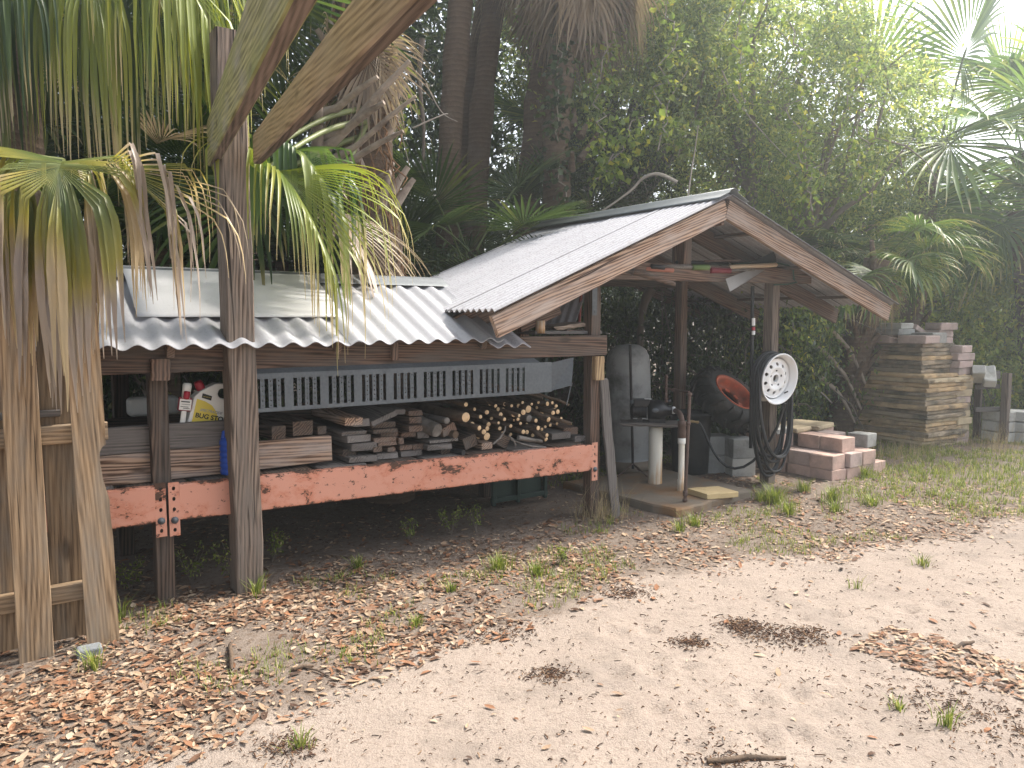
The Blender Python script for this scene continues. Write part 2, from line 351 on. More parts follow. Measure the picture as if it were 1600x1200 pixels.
def build_ground():
    xs = np.unique(np.concatenate([np.linspace(-400, -12, 10), np.linspace(-12, -5, 18), np.linspace(-5, 6, 300), np.linspace(6, 14, 28), np.linspace(14, 400, 10)]))
    ys = np.unique(np.concatenate([np.linspace(-400, -2, 8), np.linspace(-2, 1.4, 12), np.linspace(1.4, 6.5, 190), np.linspace(6.5, 12, 80), np.linspace(12, 22, 18), np.linspace(22, 400, 10)]))
    vs = []
    for y in ys:
        for x in xs:
            z = gz(x, y) if (abs(x) < 20 and -3 < y < 25) else 0
            if 2 < y < 5 and -1.5 < x < 4:
                for p, r in PITS:
                    d = math.hypot(x-p.x, y-p.y)
                    if d < r*2: z += -.022*math.exp(-(d/r)**2*1.6) + .006*math.exp(-((d-r*1.5)/(r*.5))**2)
            vs.append((x, y, z))
    nx = len(xs); fs = [(j*nx+i, j*nx+i+1, (j+1)*nx+i+1, (j+1)*nx+i) for j in range(len(ys)-1) for i in range(nx-1)]
    me = bpy.data.meshes.new('ground'); me.from_pydata(vs, [], fs)
    me.polygons.foreach_set('use_smooth', [True]*len(fs))
    a = me.attributes.new('verge', 'FLOAT', 'POINT')
    a.data.foreach_set('value', [max(-1, min(1, edge_d(x, y)*1.2)) if (abs(x) < 20 and -3 < y < 25) else 1 for y in ys for x in xs])
    me.update()
    n = NT('sandy_ground'); v = n.coord('Object', rand=False)
    at = n.new('Attribute', attribute_name='verge'); f = at.outputs['Fac']
    sand = n.mix(n.noise(v, 1.3, 5, .6), (.235,.19,.16), (.34,.285,.238))
    sand = n.mix(n.ramp(n.noise(v, 60, 6, .75), [(.52, 0.0), (.68, .8)]), sand, (.17,.125,.095))
    sand = n.mix(n.ramp(n.noise(v, 2.6, 7, .7), [(.50, 0.0), (.70, .8)]), sand, (.18,.148,.125))
    sand = n.mix(n.ramp(n.noise(v, 170, 3, .7), [(.59, 0.0), (.67, .85)]), sand, (.09,.065,.05))
    sand = n.mix(n.ramp(n.noise(v, 33, 8, .8), [(.57, 0.0), (.63, .75)]), sand, (.13,.095,.075))
    sand = n.mix(n.ramp(n.noise(v, .9, 6, .7), [(.52, 0.0), (.66, .5)]), sand, (.17,.145,.125))
    dirt = n.mix(n.noise(v, 3.5, 7, .7), (.095,.074,.06), (.25,.205,.17))
    dirt = n.mix(n.ramp(n.noise(v, 26, 6, .75), [(.48, 0.0), (.64, .75)]), dirt, (.11,.075,.05))
    dirt = n.mix(n.ramp(n.noise(v, 95, 4, .7), [(.55, 0.0), (.68, .7)]), dirt, (.06,.045,.032))
    ff = n.ramp(n.math('ADD', f, n.math('MULTIPLY', n.math('SUBTRACT', n.noise(v, 7, 6, .7), .5), .5)), [(0.0, 0.0), (.12, 1.0)])
    col = n.mix(ff, sand, dirt)
    b = n.math('ADD', n.noise(v, 30, 8, .7), n.math('MULTIPLY', n.noise(v, 150, 4, .6), .5)); n.bump(b, .8, .014)
    m = n.done(col, .95, spec=.1)
    tag(mesh_obj('ground', me, m), kind='structure')
build_ground()

def scatter_mesh(name, verts, faces, mat, **kw):
    me = bpy.data.meshes.new(name); nv = len(verts); nf = len(faces); k = faces.shape[1]
    me.vertices.add(nv); me.vertices.foreach_set('co', np.asarray(verts, np.float32).ravel())
    me.loops.add(nf*k); me.loops.foreach_set('vertex_index', np.asarray(faces, np.int32).ravel())
    me.polygons.add(nf); me.polygons.foreach_set('loop_start', np.arange(0, nf*k, k, dtype=np.int32))
    me.update(calc_edges=True); me.validate()
    return me
def leaf_litter():
    rnd = random.Random(5); V = []; Fc = []
    def leaf(x, y, L, W, lift):
        z = gz(x, y)+.004; a = rnd.uniform(0, 6.28); e = Euler((rnd.gauss(0, lift), rnd.gauss(0, lift), a)).to_matrix(); cu = rnd.uniform(-.2, .35)*L; cc = rnd.uniform(.0, .3)*W
        b = len(V)
        for (u, v) in ((-.5,0),(-.22,.42),(-.22,-.42),(.15,.5),(.15,-.5),(.5,0),(-.22,0),(.15,0)):
            p = e @ Vector((u*L, v*W, -cu*u*u*1.6+abs(v)*cc)); V.append((x+p.x, y+p.y, z+p.z+abs(lift)*L*.25+.002))
        Fc.extend([(b, b+6, b+1, b+1), (b, b+2, b+6, b+6), (b+1, b+6, b+7, b+3), (b+6, b+2, b+4, b+7), (b+3, b+7, b+5, b+5), (b+7, b+4, b+5, b+5)])
    n = 0; tries = 0
    while n < 24000 and tries < 700000:
        tries += 1
        x = rnd.uniform(-3.2, 6.5); y = rnd.uniform(1.9, 9.5); d = edge_d(x, y)
        if abs(x)/y > .75: continue
        clump = mnoise.noise((x*1.6, y*1.6, 31))
        if d < -.12:
            pr = .0035
            q = Vector((x, y, 0)); 
            c = (x-2.45, y-2.75); 
            if abs(c[0]*.75+c[1]*.66) < .22+.1*clump and -1.1 < c[0]*.66-c[1]*.75 < 1.0: pr = .45
        else:
            left = np.interp(x, [-2.5,-1.2,-.2,.8,2.5,5], [1.0,.9,.40,.28,.30,.12])
            fall = np.interp(d, [-.12,.05,.5,1.3,2.4], [.25,.9,1,.55,.16])
            pr = left*fall*(.55+.9*clump)
            pp = Vector((x, y, 0))-PA; s = pp.dot(N); t = pp.dot(U)
            if s > .1 and t < 0: pr *= .35
            if .5 < t < 1.6 and -.3 < s < .8: pr = 0
        if rnd.random() > pr: continue
        big = rnd.random(); L = rnd.uniform(.016, .036) if big < .75 else rnd.uniform(.036, .072)
        leaf(x, y, L, L*rnd.uniform(.28, .46), .15); n += 1
    # degenerate quads -> triangles
    me = bpy.data.meshes.new('leaf_litter'); me.from_pydata(V, [], [f if f[2] != f[3] else f[:3] for f in Fc]); me.update()
    m = foliage('dry_leaves', [(0, (.05,.03,.022)), (.2, (.13,.07,.042)), (.38, (.27,.13,.068)), (.55, (.19,.13,.092)), (.78, (.33,.225,.145)), (1, (.40,.32,.235))], .12, .7, spec=.2)
    tag(mesh_obj('leaf_litter', me, m), 'loose carpet of brown and tan fallen oak leaves on the verge', 'fallen leaves', kind='stuff')
leaf_litter()
def debris():
    rnd = random.Random(8); mb = MB()
    spots = [(G(px, py), r) for px, py, r in [(1230,995,.20),(1180,985,.14),(1260,985,.14),(1160,975,.12),(860,1050,.12),(1080,1000,.10),(450,1165,.14),(1460,1090,.3),(1560,1130,.3),(1150,1195,.25),(980,925,.15),(780,985,.2)]]
    for i in range(7500):
        if rnd.random() < .42:
            c, r = rnd.choice(spots); x = c.x+rnd.gauss(0, r*.5); y = c.y+rnd.gauss(0, r*.35)
        else: y = rnd.uniform(1.9, 6.5); x = rnd.uniform(-.72, .75)*y
        z = gz(x, y)+.004; L = abs(rnd.gauss(0, .012))+.004; a = rnd.uniform(0, 6.28); d = Vector((math.cos(a), math.sin(a), rnd.gauss(0, .15)))*L
        p = Vector((x, y, z)); m_ = p+d*.5+Vector((rnd.gauss(0,.12)*L, rnd.gauss(0,.12)*L, .003))
        mb.tube([p, m_, p+d], [rnd.uniform(.0009, .0026)]*3, 4, 0)
    tag(mb.build('twig_debris', foliage('dark_debris', [(0, (.03,.022,.02)), (.5, (.075,.042,.028)), (.85, (.14,.075,.042)), (1, (.26,.17,.1))], .0, .9, spec=.1)), 'specks of dark twigs and bark scattered over the sand', 'debris', kind='stuff')
debris()
# ------------------------------------------------------------------ lumber rack
def corr(x0, x1, ys, zs, lam, amp, mb, mi=0, thick=.004, per=10, wob=0, seed=0):
    """corrugated sheet: waves across x, profile (ys,zs) along the slope; two skins"""
    rnd = random.Random(seed); nx = max(4, int((x1-x0)/lam*per)); xs = [x0+(x1-x0)*i/nx for i in range(nx+1)]; L = len(ys)
    vs = []
    for sgn in (1, -1):
        for j in range(L):
            for x in xs:
                vs.append((x, ys[j], zs[j]+amp*math.cos(2*math.pi*x/lam)+sgn*thick/2+wob*math.sin(x*2.3+j)))
    n = nx+1; f = []
    for q in (0, 1):
        o = q*L*n
        for j in range(L-1):
            for i in range(nx):
                a = (o+j*n+i, o+j*n+i+1, o+(j+1)*n+i+1, o+(j+1)*n+i); f.append(a if q == 0 else a[::-1])
    o = L*n; g = []
    for i in range(nx):
        g.append((i, o+i, o+i+1, i+1)); k = (L-1)*n; g.append((k+i, k+i+1, o+k+i+1, o+k+i))
    for j in range(L-1):
        g.append((j*n, (j+1)*n, o+(j+1)*n, o+j*n)); g.append((j*n+nx, o+j*n+nx, o+(j+1)*n+nx, (j+1)*n+nx))
    mb.add(vs, f, mi, True); mb.add(vs, g, mi)            # cut edges keep their own vertices so they do not bend the shading
RT = -3.03                                                # t of the rack's near-left post
rack = empty('lumber_rack', F(-1.5, .5, 0), 'long open lumber rack with a low corrugated roof and salmon steel beams', 'rack')
TL2 = -5.0
beam('post', F(-2.945, .045, -.1), F(-2.945, .045, 1.28), .09, .09, W_DARK, rack, up=-N)
beam('post', F(TL2, .045, -.1), F(TL2, .045, 1.28), .09, .09, W_DARK, rack, up=-N)
for t in (TL2, -2.985, -.25): beam('post', F(t, 1.05, -.1), F(t, 1.05, 1.5), .09, .09, W_DARK, rack, up=-N)
beam('header_board', F(TL2-.2, -.021, 1.295), F(.117, -.021, 1.307), .04, .15, W_BROWN, rack, segs=24)
beam('header_board', F(TL2-.2, 1.12, 1.36), F(-.2, 1.12, 1.36), .04, .14, W_DARK, rack, segs=16)
beam('header_block', F(.045, -.024, 1.23), F(.045, -.024, 1.055), .088, .045, W_PALE, rack, up=-N)
beam('header_block', F(-1.63, -.061, 1.255), F(-1.63, -.061, 1.36), .04, .035, W_BROWN, rack, up=-N)
beam('header_block', F(-2.95, -.062, 1.19), F(-2.95, -.062, 1.30), .09, .038, W_BROWN, rack, up=-N)
def load_beam(t0, t1, z0, z1):
    b = beam('load_beam', F(t0, -.028, z0), F(t1, -.028, z1), .05, .195, SALMON, rack, ch=.006, segs=30, warp=.0008)
    for t, z, sg in ((t0, z0, -1), (t1, z1, 1)):
        mb = MB(); x0, x1 = 0, .052; zz0, zz1 = -.17, .105; ny = 5
        cell = (zz1-zz0)/ny
        for k in range(ny):                               # bolted end plate, one punched hole per cell
            pts_o, pts_i = rect_hole(x0, x1, zz0+cell*k, zz0+cell*(k+1), .0085, .011, 3)
            for yy, flip in ((0, 0), (.005, 1)):
                vs = [(x, yy, z_) for x, z_ in pts_o]+[(x, yy, z_) for x, z_ in pts_i]
                fs = [(q, (q+1) % 12, 12+(q+1) % 12, 12+q) for q in range(12)]
                mb.add(vs, [f[::-1] for f in fs] if flip else fs)
        mb.box(x0, x1, -.0005, .0055, zz1-.002, zz1+.004); mb.box(x0, x1, -.0005, .0055, zz0-.004, zz0+.002)
        M = FM @ Matrix.Translation((t-(.052 if sg < 0 else 0) + (0.0), -.0525, z))
        e = mb.build('end_bracket', SALMON2, b, M)
        for zz in (-.03,):
            m2 = MB(); m2.lathe([(0, -.012), (.011, -.012), (.012, -.004), (.019, -.004), (.019, 0), (0, 0)], 10, M=Matrix.Rotation(R(-90), 4, 'X'))
            o = m2.build('bolt', GALV, rack, M @ Matrix.Translation((.026, -.002, zz-.06)))
load_beam(-2.878, -.03, .545, .487); load_beam(TL2+.1, -2.995, .58, .55)
rd = random.Random(3)
for i in range(14):
    t = -4.7+i*.345
    beam('deck_board', F(t, .0, .635-(t+2.9)*.021), F(t+rd.uniform(-.02,.02), 1.1, .60), .30, .025, W_DARK if i % 2 else W_GREY, rack)
for t in (TL2, -2.985): beam('cross_rail', F(t, .09, .60), F(t, 1.0, .60), .04, .09, W_DARK, rack)
SL = math.tan(R(24.8))
def rz(s): return 1.36+(s+.2)*SL
for k, (t0, t1) in enumerate([(-5.3, -3.35), (-3.42, -1.9), (-1.97, -.915)]):
    mb = MB(); ss = [-.2, .08, .36, .66]; corr(t0, t1, ss, [rz(s)+.004*k for s in ss], .128, .0135, mb, seed=k)
    sh = mb.build('roof_sheet', ROOF_A, rack, FM)
    mb = MB(); ss = [.66, 1.0, 1.5]; corr(t0, t1, ss, [rz(.66)-.002-(s-.66)*SL+.004*k for s in ss], .128, .0135, mb)
    mb.build('roof_sheet', ROOF_A, rack, FM)
mb = MB(); ss = [-.2, .1, .5]; corr(-1.02, -.70, ss, [rz(s)-.03 for s in ss], .128, .0135, mb); mb.build('roof_sheet', ROOF_B, rack, FM)
for t in (-4.9, -3.9, -2.9, -2.0, -1.0): beam('rafter', F(t, -.1, rz(-.1)-.065), F(t, .66, rz(.66)-.065), .038, .08, W_BROWN, rack)
mb = MB(); prof = [(-.10, -.052), (-.075, -.03), (-.03, -.006), (-.012, .012), (0, .016), (.012, .012), (.03, -.006), (.10, -.05)]
vs = [(t, .66+y, rz(.66)+.033+z) for t in (-5.3, -.88) for (y, z) in prof]; n_ = len(prof)
mb.add(vs, [(i, i+1, n_+i+1, n_+i) for i in range(n_-1)], 0, True); mb.build('ridge_flashing', GALV, rack, FM)

mb = MB(); ns = 14                                         # flat sheet lying on the roof
vs = []
for t in [-3.02+i*(1.13)/10 for i in range(11)]:
    for j in range(ns+1):
        f = j/ns; s = .085+.60*f; vs.append((t+.02*f, s, rz(s)+.024+.010*math.sin(f*math.pi)+(.02*f)))
fs = [(i*(ns+1)+j, (i+1)*(ns+1)+j, (i+1)*(ns+1)+j+1, i*(ns+1)+j+1) for i in range(10) for j in range(ns)]
mb.add(vs, fs, 0, True); o = mb.build('metal_sheet', FLATMETAL, None, FM); so = o.modifiers.new('thick', 'SOLIDIFY'); so.thickness = .003
tag(o, 'smooth flat grey metal sheet lying on top of the low corrugated roof', 'metal sheet')

# loading ramp hung under the header
def ramp():
    root = empty('loading_ramp', F(-1.5, -.07, .99), 'galvanised slotted loading ramp hanging below the roof header', 'ramp')
    mb = MB(); t0, t1 = -2.52, -.53; y = -.07; z0, z1 = .992, 1.205; skew = lambda t: .004*(t+1.5)
    def bx(a, b, c, d, e, f): mb.box(a, b, c, d, e, f)
    bx(t0, t1, y-.004, y+.004, z0, z0+.022); bx(t0, t1, y-.004, y+.004, z1-.03, z1)
    vs = [(t0, y-.004, z1+.0005), (t1, y-.004, z1+.0005), (t1-.03, y+.045, z1+.036), (t0, y+.045, z1+.036)]
    mb.add(vs, [(0, 1, 2, 3)]); mb.add([(a, b, c-.004) for a, b, c in vs], [(3, 2, 1, 0)])
    vs = [(t0, y-.004, z0), (t1, y-.004, z0), (t1, y+.05, z0-.005), (t0, y+.05, z0-.005)]; mb.add(vs, [(0, 3, 2, 1)]); mb.add([(a, b, c+.004) for a, b, c in vs], [(0, 1, 2, 3)])
    ng = 9; gl = (t1-.13-t0)/ng; cross = []
    zz0, zz1 = z0+.022, z1-.03
    for g in range(ng):
        a = t0+g*gl; bx(a, a+.05, y-.004, y+.004, zz0, zz1)
        nb = 3; slot = (gl-.05)/(4*1.0+3*1.1); x = a+.05
        for k in range(nb):
            x += slot; bw = slot*1.1; nh = 6; cell = (zz1-zz0)/nh
            for h in range(nh):
                po, pi_ = rect_hole(x, x+bw, zz0+cell*h, zz0+cell*(h+1), .0042, .0042, 2)
                mb.add([(p, y-.006, q_) for p, q_ in po]+[(p, y-.0055, q_) for p, q_ in pi_], [(q, (q+1) % 8, 8+(q+1) % 8, 8+q) for q in range(8)])
            for xx in (x, x+bw): mb.add([(xx, y-.006, zz0), (xx, y+.006, zz0), (xx, y+.006, zz1), (xx, y-.006, zz1)], [(0, 1, 2, 3)])
            x += bw
    mb.build('slotted_deck', GALV, root, FM)
    m2 = MB(); a = t1-.13
    m2.box(a, t1+.10, y-.005, y+.003, z0+.005, z1); o = m2.build('end_plate', GALV, root, FM)
    m3 = MB()
    for tt in (t1-.06, t1+.055):
        for zz in (z0+.05, z1-.035): m3.lathe([(0, -.006), (.008, -.005), (.011, 0)], 10, M=Matrix.Translation((tt, y-.005, zz)) @ Matrix.Rotation(R(90), 4, 'X'))
    m3.build('rivet', GALV, o, FM)
    m4 = MB(); x0 = t1+.10
    vs = [(x0, y-.005, z0+.012), (x0, y-.005, z1-.005), (x0+.14, y-.075, z1+.03), (x0+.115, y-.085, z0+.05)]
    m4.add(vs, [(0, 3, 2, 1)]); m4.add([(a_, b_+.005, c_) for a_, b_, c_ in vs], [(0, 1, 2, 3)]); m4.build('hook_lip', GALV, root, FM)
    tb = MB(); tb.tube([F(t1+.225, -.145, z0+.07), F(t1+.19, -.13, z0-.09)], .004, 6); tb.build('wire_tie', GALV, root)
ramp()

# ------------------------------------------------------------------ pump shed
shed = empty('pump_shed', F(1.1, .6, 0), 'open gabled pump shelter with corrugated metal roof on wooden posts', 'shed')
AP_T, AP_Z = .98, 2.415; LT, LZ = -1.15, 1.535; RTT, RZ = 3.36, 1.635
SF, SB = -.42, 1.85
def roofz(t): return AP_Z-(AP_T-t)*(AP_Z-LZ)/(AP_T-LT) if t < AP_T else AP_Z-(t-AP_T)*(AP_Z-RZ)/(RTT-AP_T)
beam('post', F(.045, .045, -.15), F(.045, .045, 1.9), .09, .09, W_BROWN, shed, up=-N)
pB = F(2.175, .05, -.15); beam('post', pB, pB+ZV*2.0, .10, .10, W_POST, shed, up=-N)
for t in (.16, 2.14): beam('post', F(t, 1.10, -.15), F(t, 1.10, roofz(t)-.12), .09, .09, W_BROWN, shed, up=-N)
beam('king_post', F(.99, .05, 1.94), F(.99, .05, 2.3), .09, .13, W_BROWN, shed, up=-N)
cb = beam('cross_beam', F(-.22, -.02, 1.855), F(2.62, -.02, 1.893), .04, .13, W_BROWN, shed, segs=18)
beam('cross_beam', F(-.22, 1.16, 1.87), F(2.62, 1.16, 1.88), .04, .13, W_DARK, shed, segs=18)
ns_ = Vector((0, 0, 1))
for s in (SF+.03, .14, 1.08, 1.78):
    for (t, z) in ((LT+.03, LZ), (RTT-.045, RZ)):
        e = (.028 if s > 0 else .004)+.072*1.06; a = F(t, s, z-e); b = F(AP_T-.004 if t < AP_T else AP_T+.004, s, AP_Z-e)
        beam('rafter', a, b, .038, .145, W_RAKE if s < 0 else W_BROWN, shed, segs=16)
for t in (-.9, -.2, .5, 1.5, 2.25, 3.0):
    beam('purlin', F(t, SF+.05, roofz(t)-.045), F(t, SB-.05, roofz(t)-.045), .085, .026, W_DARK, shed, up=Vector((0, 0, 1)))
beam('ridge_board', F(AP_T, SF+.05, AP_Z-.12), F(AP_T, SB-.05, AP_Z-.12), .03, .17, W_BROWN, shed)
M2 = Matrix((N, -U, ZV)).transposed().to_4x4(); M2.translation = PA          # local x = s, y = -t
ov = .03
for side in (0, 1):
    nsh = 4; wd = (SB-SF)/nsh
    for k in range(nsh):
        mb = MB(); a = SF+k*wd-.035; b = SF+(k+1)*wd+.01
        ts = [AP_T, (AP_T+LT)/2, LT] if side == 0 else [AP_T, (AP_T+RTT)/2, RTT+.03]
        corr(a, b, [-t for t in ts], [roofz(t)+.009*(nsh-k)-.015 for i, t in enumerate(ts)], .068, .011, mb, per=8)
        if side == 0:                                       # winding flips with the direction of y
            pass
        else: mb.f = [f[::-1] for f in mb.f]
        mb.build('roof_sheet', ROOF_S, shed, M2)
mb = MB(); prof = [(-.17, -.055), (-.15, -.04), (-.05, .002), (-.03, .026), (0, .036), (.03, .026), (.05, .002), (.15, -.04), (.17, -.05)]
vs = [(s, -(AP_T+x), AP_Z+.024+z+(.0)) for s in (SF-.05, SB+.03) for (x, z) in prof]; n_ = len(prof)
mb.add(vs, [(i, n_+i, n_+i+1, i+1) for i in range(n_-1)], 0, True); o = mb.build('ridge_cap', DARKMET, shed, M2); so = o.modifiers.new('thick', 'SOLIDIFY'); so.thickness = .003
# zinc strap nailed to the near post
mb = MB(); vs = [(-.0, -.006, 1.53), (.045, -.006, 1.53), (.045, -.006, 1.83), (.01, -.006, 1.90), (0, -.006, 1.86)]
mb.add(vs, [(0, 1, 2, 3, 4)]); mb.add([(a, b+.003, c) for a, b, c in vs], [(4, 3, 2, 1, 0)]); mb.lathe([(0, 0), (.011, 0), (.011, -.003)], 10, M=Matrix.Translation((.022, -.006, 1.56)) @ Matrix.Rotation(R(90), 4, 'X'))
mb.build('strap_bracket', GALV, shed, FM)

# ------------------------------------------------------------------ fence
fence = empty('board_fence', F(-3.9, -.36, 0), 'unpainted pine shadowbox fence panel with staggered boards', 'fence')
FS = -.40
fx = [(-3.55, 1.86, 0), (-3.33, 1.84, 1)]+[(-3.55-.25*k, 1.85, 0) for k in range(1, 6)]
for i, (t, h, brk) in enumerate(fx):
    if not brk: beam('fence_board', F(t-.01, FS-.02, -.0), F(t-.03, FS-.0, h), .135, .02, W_FENCE, fence, up=-N, warp=.0015, ch=.003, segs=14)
def broken_board():
    rnd = random.Random(4); mb = MB(); L = []
    prof = [(0, .066), (.25, .066), (.5, .068), (.62, .064), (.68, .066), (.72, .056), (.78, .045), (.82, .042), (.86, .036), (.90, .034), (.915, .041), (.93, .052), (.935, .066), (.96, .061), (.99, .066), (1.2, .066), (1.5, .066), (1.84, .066)]
    prof = [(z*1.0, r) for z, r in prof]
    vs = []
    for z, r in prof:
        j = rnd.uniform(-.003, .003) if .6 < z < 1.0 else 0
        vs += [(z, -.066, -.01), (z, r+j, -.01), (z, r+j-.002*(.6 < z < 1.0), .01), (z, -.066, .01)]
    n_ = len(prof); fs = [(i*4+k, i*4+(k+1) % 4, (i+1)*4+(k+1) % 4, (i+1)*4+k) for i in range(n_-1) for k in range(4)]
    fs += [(3, 2, 1, 0), tuple((n_-1)*4+k for k in range(4))]
    mb.add([Vector(v)-Vector((.92, 0, 0)) for v in vs], fs)
    p0, p1 = F(-3.298, FS-.02, 0.0), F(-3.335, FS, 1.84); X = (p1-p0).normalized(); Y = U-X*U.dot(X); Y.normalize(); Z = X.cross(Y)
    M = Matrix((X, Y, Z)).transposed().to_4x4(); M.translation = (p0+p1)/2
    tag(mb.build('fence_board', W_FENCE, fence, M), 'right end board with a splintered notch')
broken_board()
for i in range(7):
    t = -3.42-.25*i; beam('fence_board', F(t, FS+.085, .04), F(t-.015, FS+.085, 1.84), .14, .018, W_FENCE, fence, up=-N, warp=.003, ch=.003)
for z, t1 in ((.27, -3.25), (.99, -3.235), (1.62, -3.24)): beam('rail', F(-5.6, FS+.05, z-.02), F(t1, FS+.05, z), .038, .085, W_FENCE, fence, segs=16)
beam('rail', F(-5.6, FS+.05, 1.08), F(-3.42, FS+.05, 1.09), .04, .03, W_GREY, fence)
# foot block
g = G(140, 1030); mb = MB(); mb.box(-.05, .05, -.035, .035, -.01, .06); o = mb.build('foot_block', plain('dark_concrete', (.15,.16,.165), .9, 0, .25, 12, .4), None, Matrix.Translation(g) @ Matrix.Rotation(ANG, 4, 'Z')); bevel(o, .012, 3); tag(o, 'small rounded grey concrete block at the foot of the fence end board', 'block')

# ------------------------------------------------------------------ tall post with paired joists
per = empty('pergola', F(-2.555, -.06, 0), 'tall weathered post carrying two overhead joists toward the viewer', 'pergola')
beam('post', F(-2.545, -.06, -.2), F(-2.575, -.06, 2.98), .145, .145, W_POST, per, up=-N, warp=.004, segs=20, ch=.008)
jd = ray(256, 398).normalized(); jr = Vector((jd.y, -jd.x, 0)).normalized(); ju = jr.cross(jd)
ja = AT(347, 250, 4.03)-jr*.026+ju*.118; jb = AT(396, 256, 4.03)+jr*.024+ju*.077
def joist(a, b, w, h, m):
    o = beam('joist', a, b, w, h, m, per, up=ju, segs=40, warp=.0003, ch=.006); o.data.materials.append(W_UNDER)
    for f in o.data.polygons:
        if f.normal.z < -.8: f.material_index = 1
W_UNDER = wood('shaded_reddish_underside', (.05,.038,.03), (.105,.08,.064), (.16,.122,.1), ring=.3, crk=.2)  # reddish brown wood, darkened so the colour carries the underside's shade
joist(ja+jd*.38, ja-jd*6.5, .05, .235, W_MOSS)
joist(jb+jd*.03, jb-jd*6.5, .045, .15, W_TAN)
mb = MB()
for z in (1.82, 1.855): mb.tube([F(-2.50, -.06, z), F(-2.44, -.06, z+.002)], .002, 5)
mb.build('nail', PIPE, per)
# ------------------------------------------------------------------ things on the rack
def Zp(x, y): return 500+x/3.8095, 600+y/3.8095
DK = lambda t: .625-(t+2.9)*.021+.012                    # top of the decking
PLK = [  # end face in the photo (zoomed pixels), material, length, label
 (145,198,255,248,'tan','short tan offcut on top of the left plank stack'),
 (195,205,298,252,'grey','dark grey board behind the tan offcut on the left plank stack'),
 (160,300,310,345,'grey','chipped grey plank third from the bottom of the left plank stack'),
 (130,278,280,302,'grey','thin grey plank just above the chipped one in the left stack'),
 (185,352,345,402,'grey','thick grey plank second from the bottom of the left plank stack'),
 (130,385,215,430,'dark','dark stub at the left foot of the left plank stack'),
 (170,432,346,468,'grey','pale grey plank at the bottom of the left stack, against the salmon beam'),
 (300,188,466,220,'grey','wide pale board with a slanted end on top of the second plank stack'),
 (305,225,455,262,'dark','dark board below the wide pale board of the second stack'),
 (445,148,513,180,'grey','small squared end topmost under the ramp'),
 (520,158,612,190,'brown','reddish stud topmost of the third stack, under the ramp'),
 (530,193,612,236,'brown','reddish stud second from the top of the third stack'),
 (525,245,613,284,'brown','brown stud third from the top of the third stack'),
 (575,282,652,322,'grey','grey square end beside the sawn grey log'),
 (480,288,572,320,'brown','brown plank behind the grey square end'),
 (312,268,462,292,'dark','dark plank midway up the second stack'),
 (360,292,475,314,'brown','brown plank above the split board of the second stack'),
 (320,316,460,346,'brown','rough split board low in the second stack'),
 (345,346,465,370,'brown','brown board below the split board of the second stack'),
 (400,373,452,402,'brown','little stub end between boards at the foot of the second stack'),
 (312,372,372,406,'dark','dark stub at the left foot of the second stack'),
 (338,405,468,446,'grey','grey board at the bottom of the second stack'),
 (468,322,500,362,'brown','narrow reddish end between the second and third stacks'),
 (470,362,552,392,'brown','brown plank low in the third stack'),
 (548,355,632,394,'brown','chipped reddish block end low in the third stack'),
 (475,395,612,432,'grey','grey plank at the bottom of the third stack'),
 (640,328,836,346,'grey','thin pale board lying on the low grey pile before the logs'),
 (635,355,795,390,'grey','wide grey plank below the sawn grey log'),
 (715,390,795,418,'dark','dark plank end at the bottom beside the pipe stub'),
 (720,240,820,300,'brown','split brown board leaning behind the round brown log'),
 (1440,258,1540,303,'brown','short brown stud end lying right of the branch heap'),
 (1365,290,1510,330,'grey','flat grey board under the short brown stud at the right'),
 (1510,308,1582,345,'grey','grey block end at the far right of the shelf, by the post'),
 (955,350,1030,392,'tan','pale tan stake end at the front of the branch heap'),
 (1050,300,1130,380,'dark','dark board tilted under the branches'),
 (850,310,940,385,'dark','dark slanted board at the left foot of the branch heap'),
]
WM_ = {'tan': W_RAKE, 'grey': W_GREY, 'dark': W_DARK, 'brown': W_BROWN}
rnd = random.Random(21)
for (x0, y0, x1, y1, m, lab) in PLK:
    cx, cy = Zp((x0+x1)/2, (y0+y1)/2); s0 = rnd.uniform(.03, .10)
    if lab.startswith('pale grey plank at') : s0 = .015
    t, z = ON(cx, cy, s0); Y = F(t, s0).y; wd = (x1-x0)/3.81/1200*Y/.95; hh = (y1-y0)/3.81/1200*Y
    L = rnd.uniform(.75, .95); z = max(z, DK(t)+hh/2)
    if x0 >= 1360: L = .45 if x0 != 1365 else .8
    roll = 0
    if 'slanted' in lab: roll = -.35
    if 'tilted' in lab: roll = .5
    if 'leaning' in lab: roll = -.4
    dx = rnd.uniform(-.05, .05)
    o = beam('plank', F(t, s0, z), F(t+dx, s0+L, z+rnd.uniform(-.0, .012)), wd, hh*.96, WM_[m], None, ragged=.008, warp=.003, segs=8, roll=roll)
    tag(o, lab, 'plank', 'planks stacked on the rack')
# supporting planks inside the stacks
# long boards lying along the shelf
def lay(px0, px1, yt0, yb0, s, w, h, m, lab, t0=None, dz=0, cat='board', name='timber_board'):
    t1, za = ON(px1, yt0, s); t1, zb = ON(px1, yb0, s); ta, _ = ON(px0, yt0, s) if t0 is None else (t0, 0)
    zc = (za+zb)/2+dz
    o = beam(name, F(ta, s+w/2, zc+.0), F(t1, s+w/2, zc), w, abs(za-zb), m, None, segs=24, ragged=.004)
    return tag(o, lab, cat, 'long timbers lying along the shelf')
lay(0, 519, 681, 722, .05, .05, .15, W_RAKE, 'long knotty reddish board lying lowest along the shelf', t0=-4.4)
lay(0, 352, 655, 694, .05, .05, .14, W_GREY, 'long grey board stacked on the reddish board at the left of the shelf', t0=-4.6)
lay(0, 690, 621, 640, .62, .06, .1, W_DARK, 'long dark beam high at the back of the shelf below the ramp', t0=-3.4)
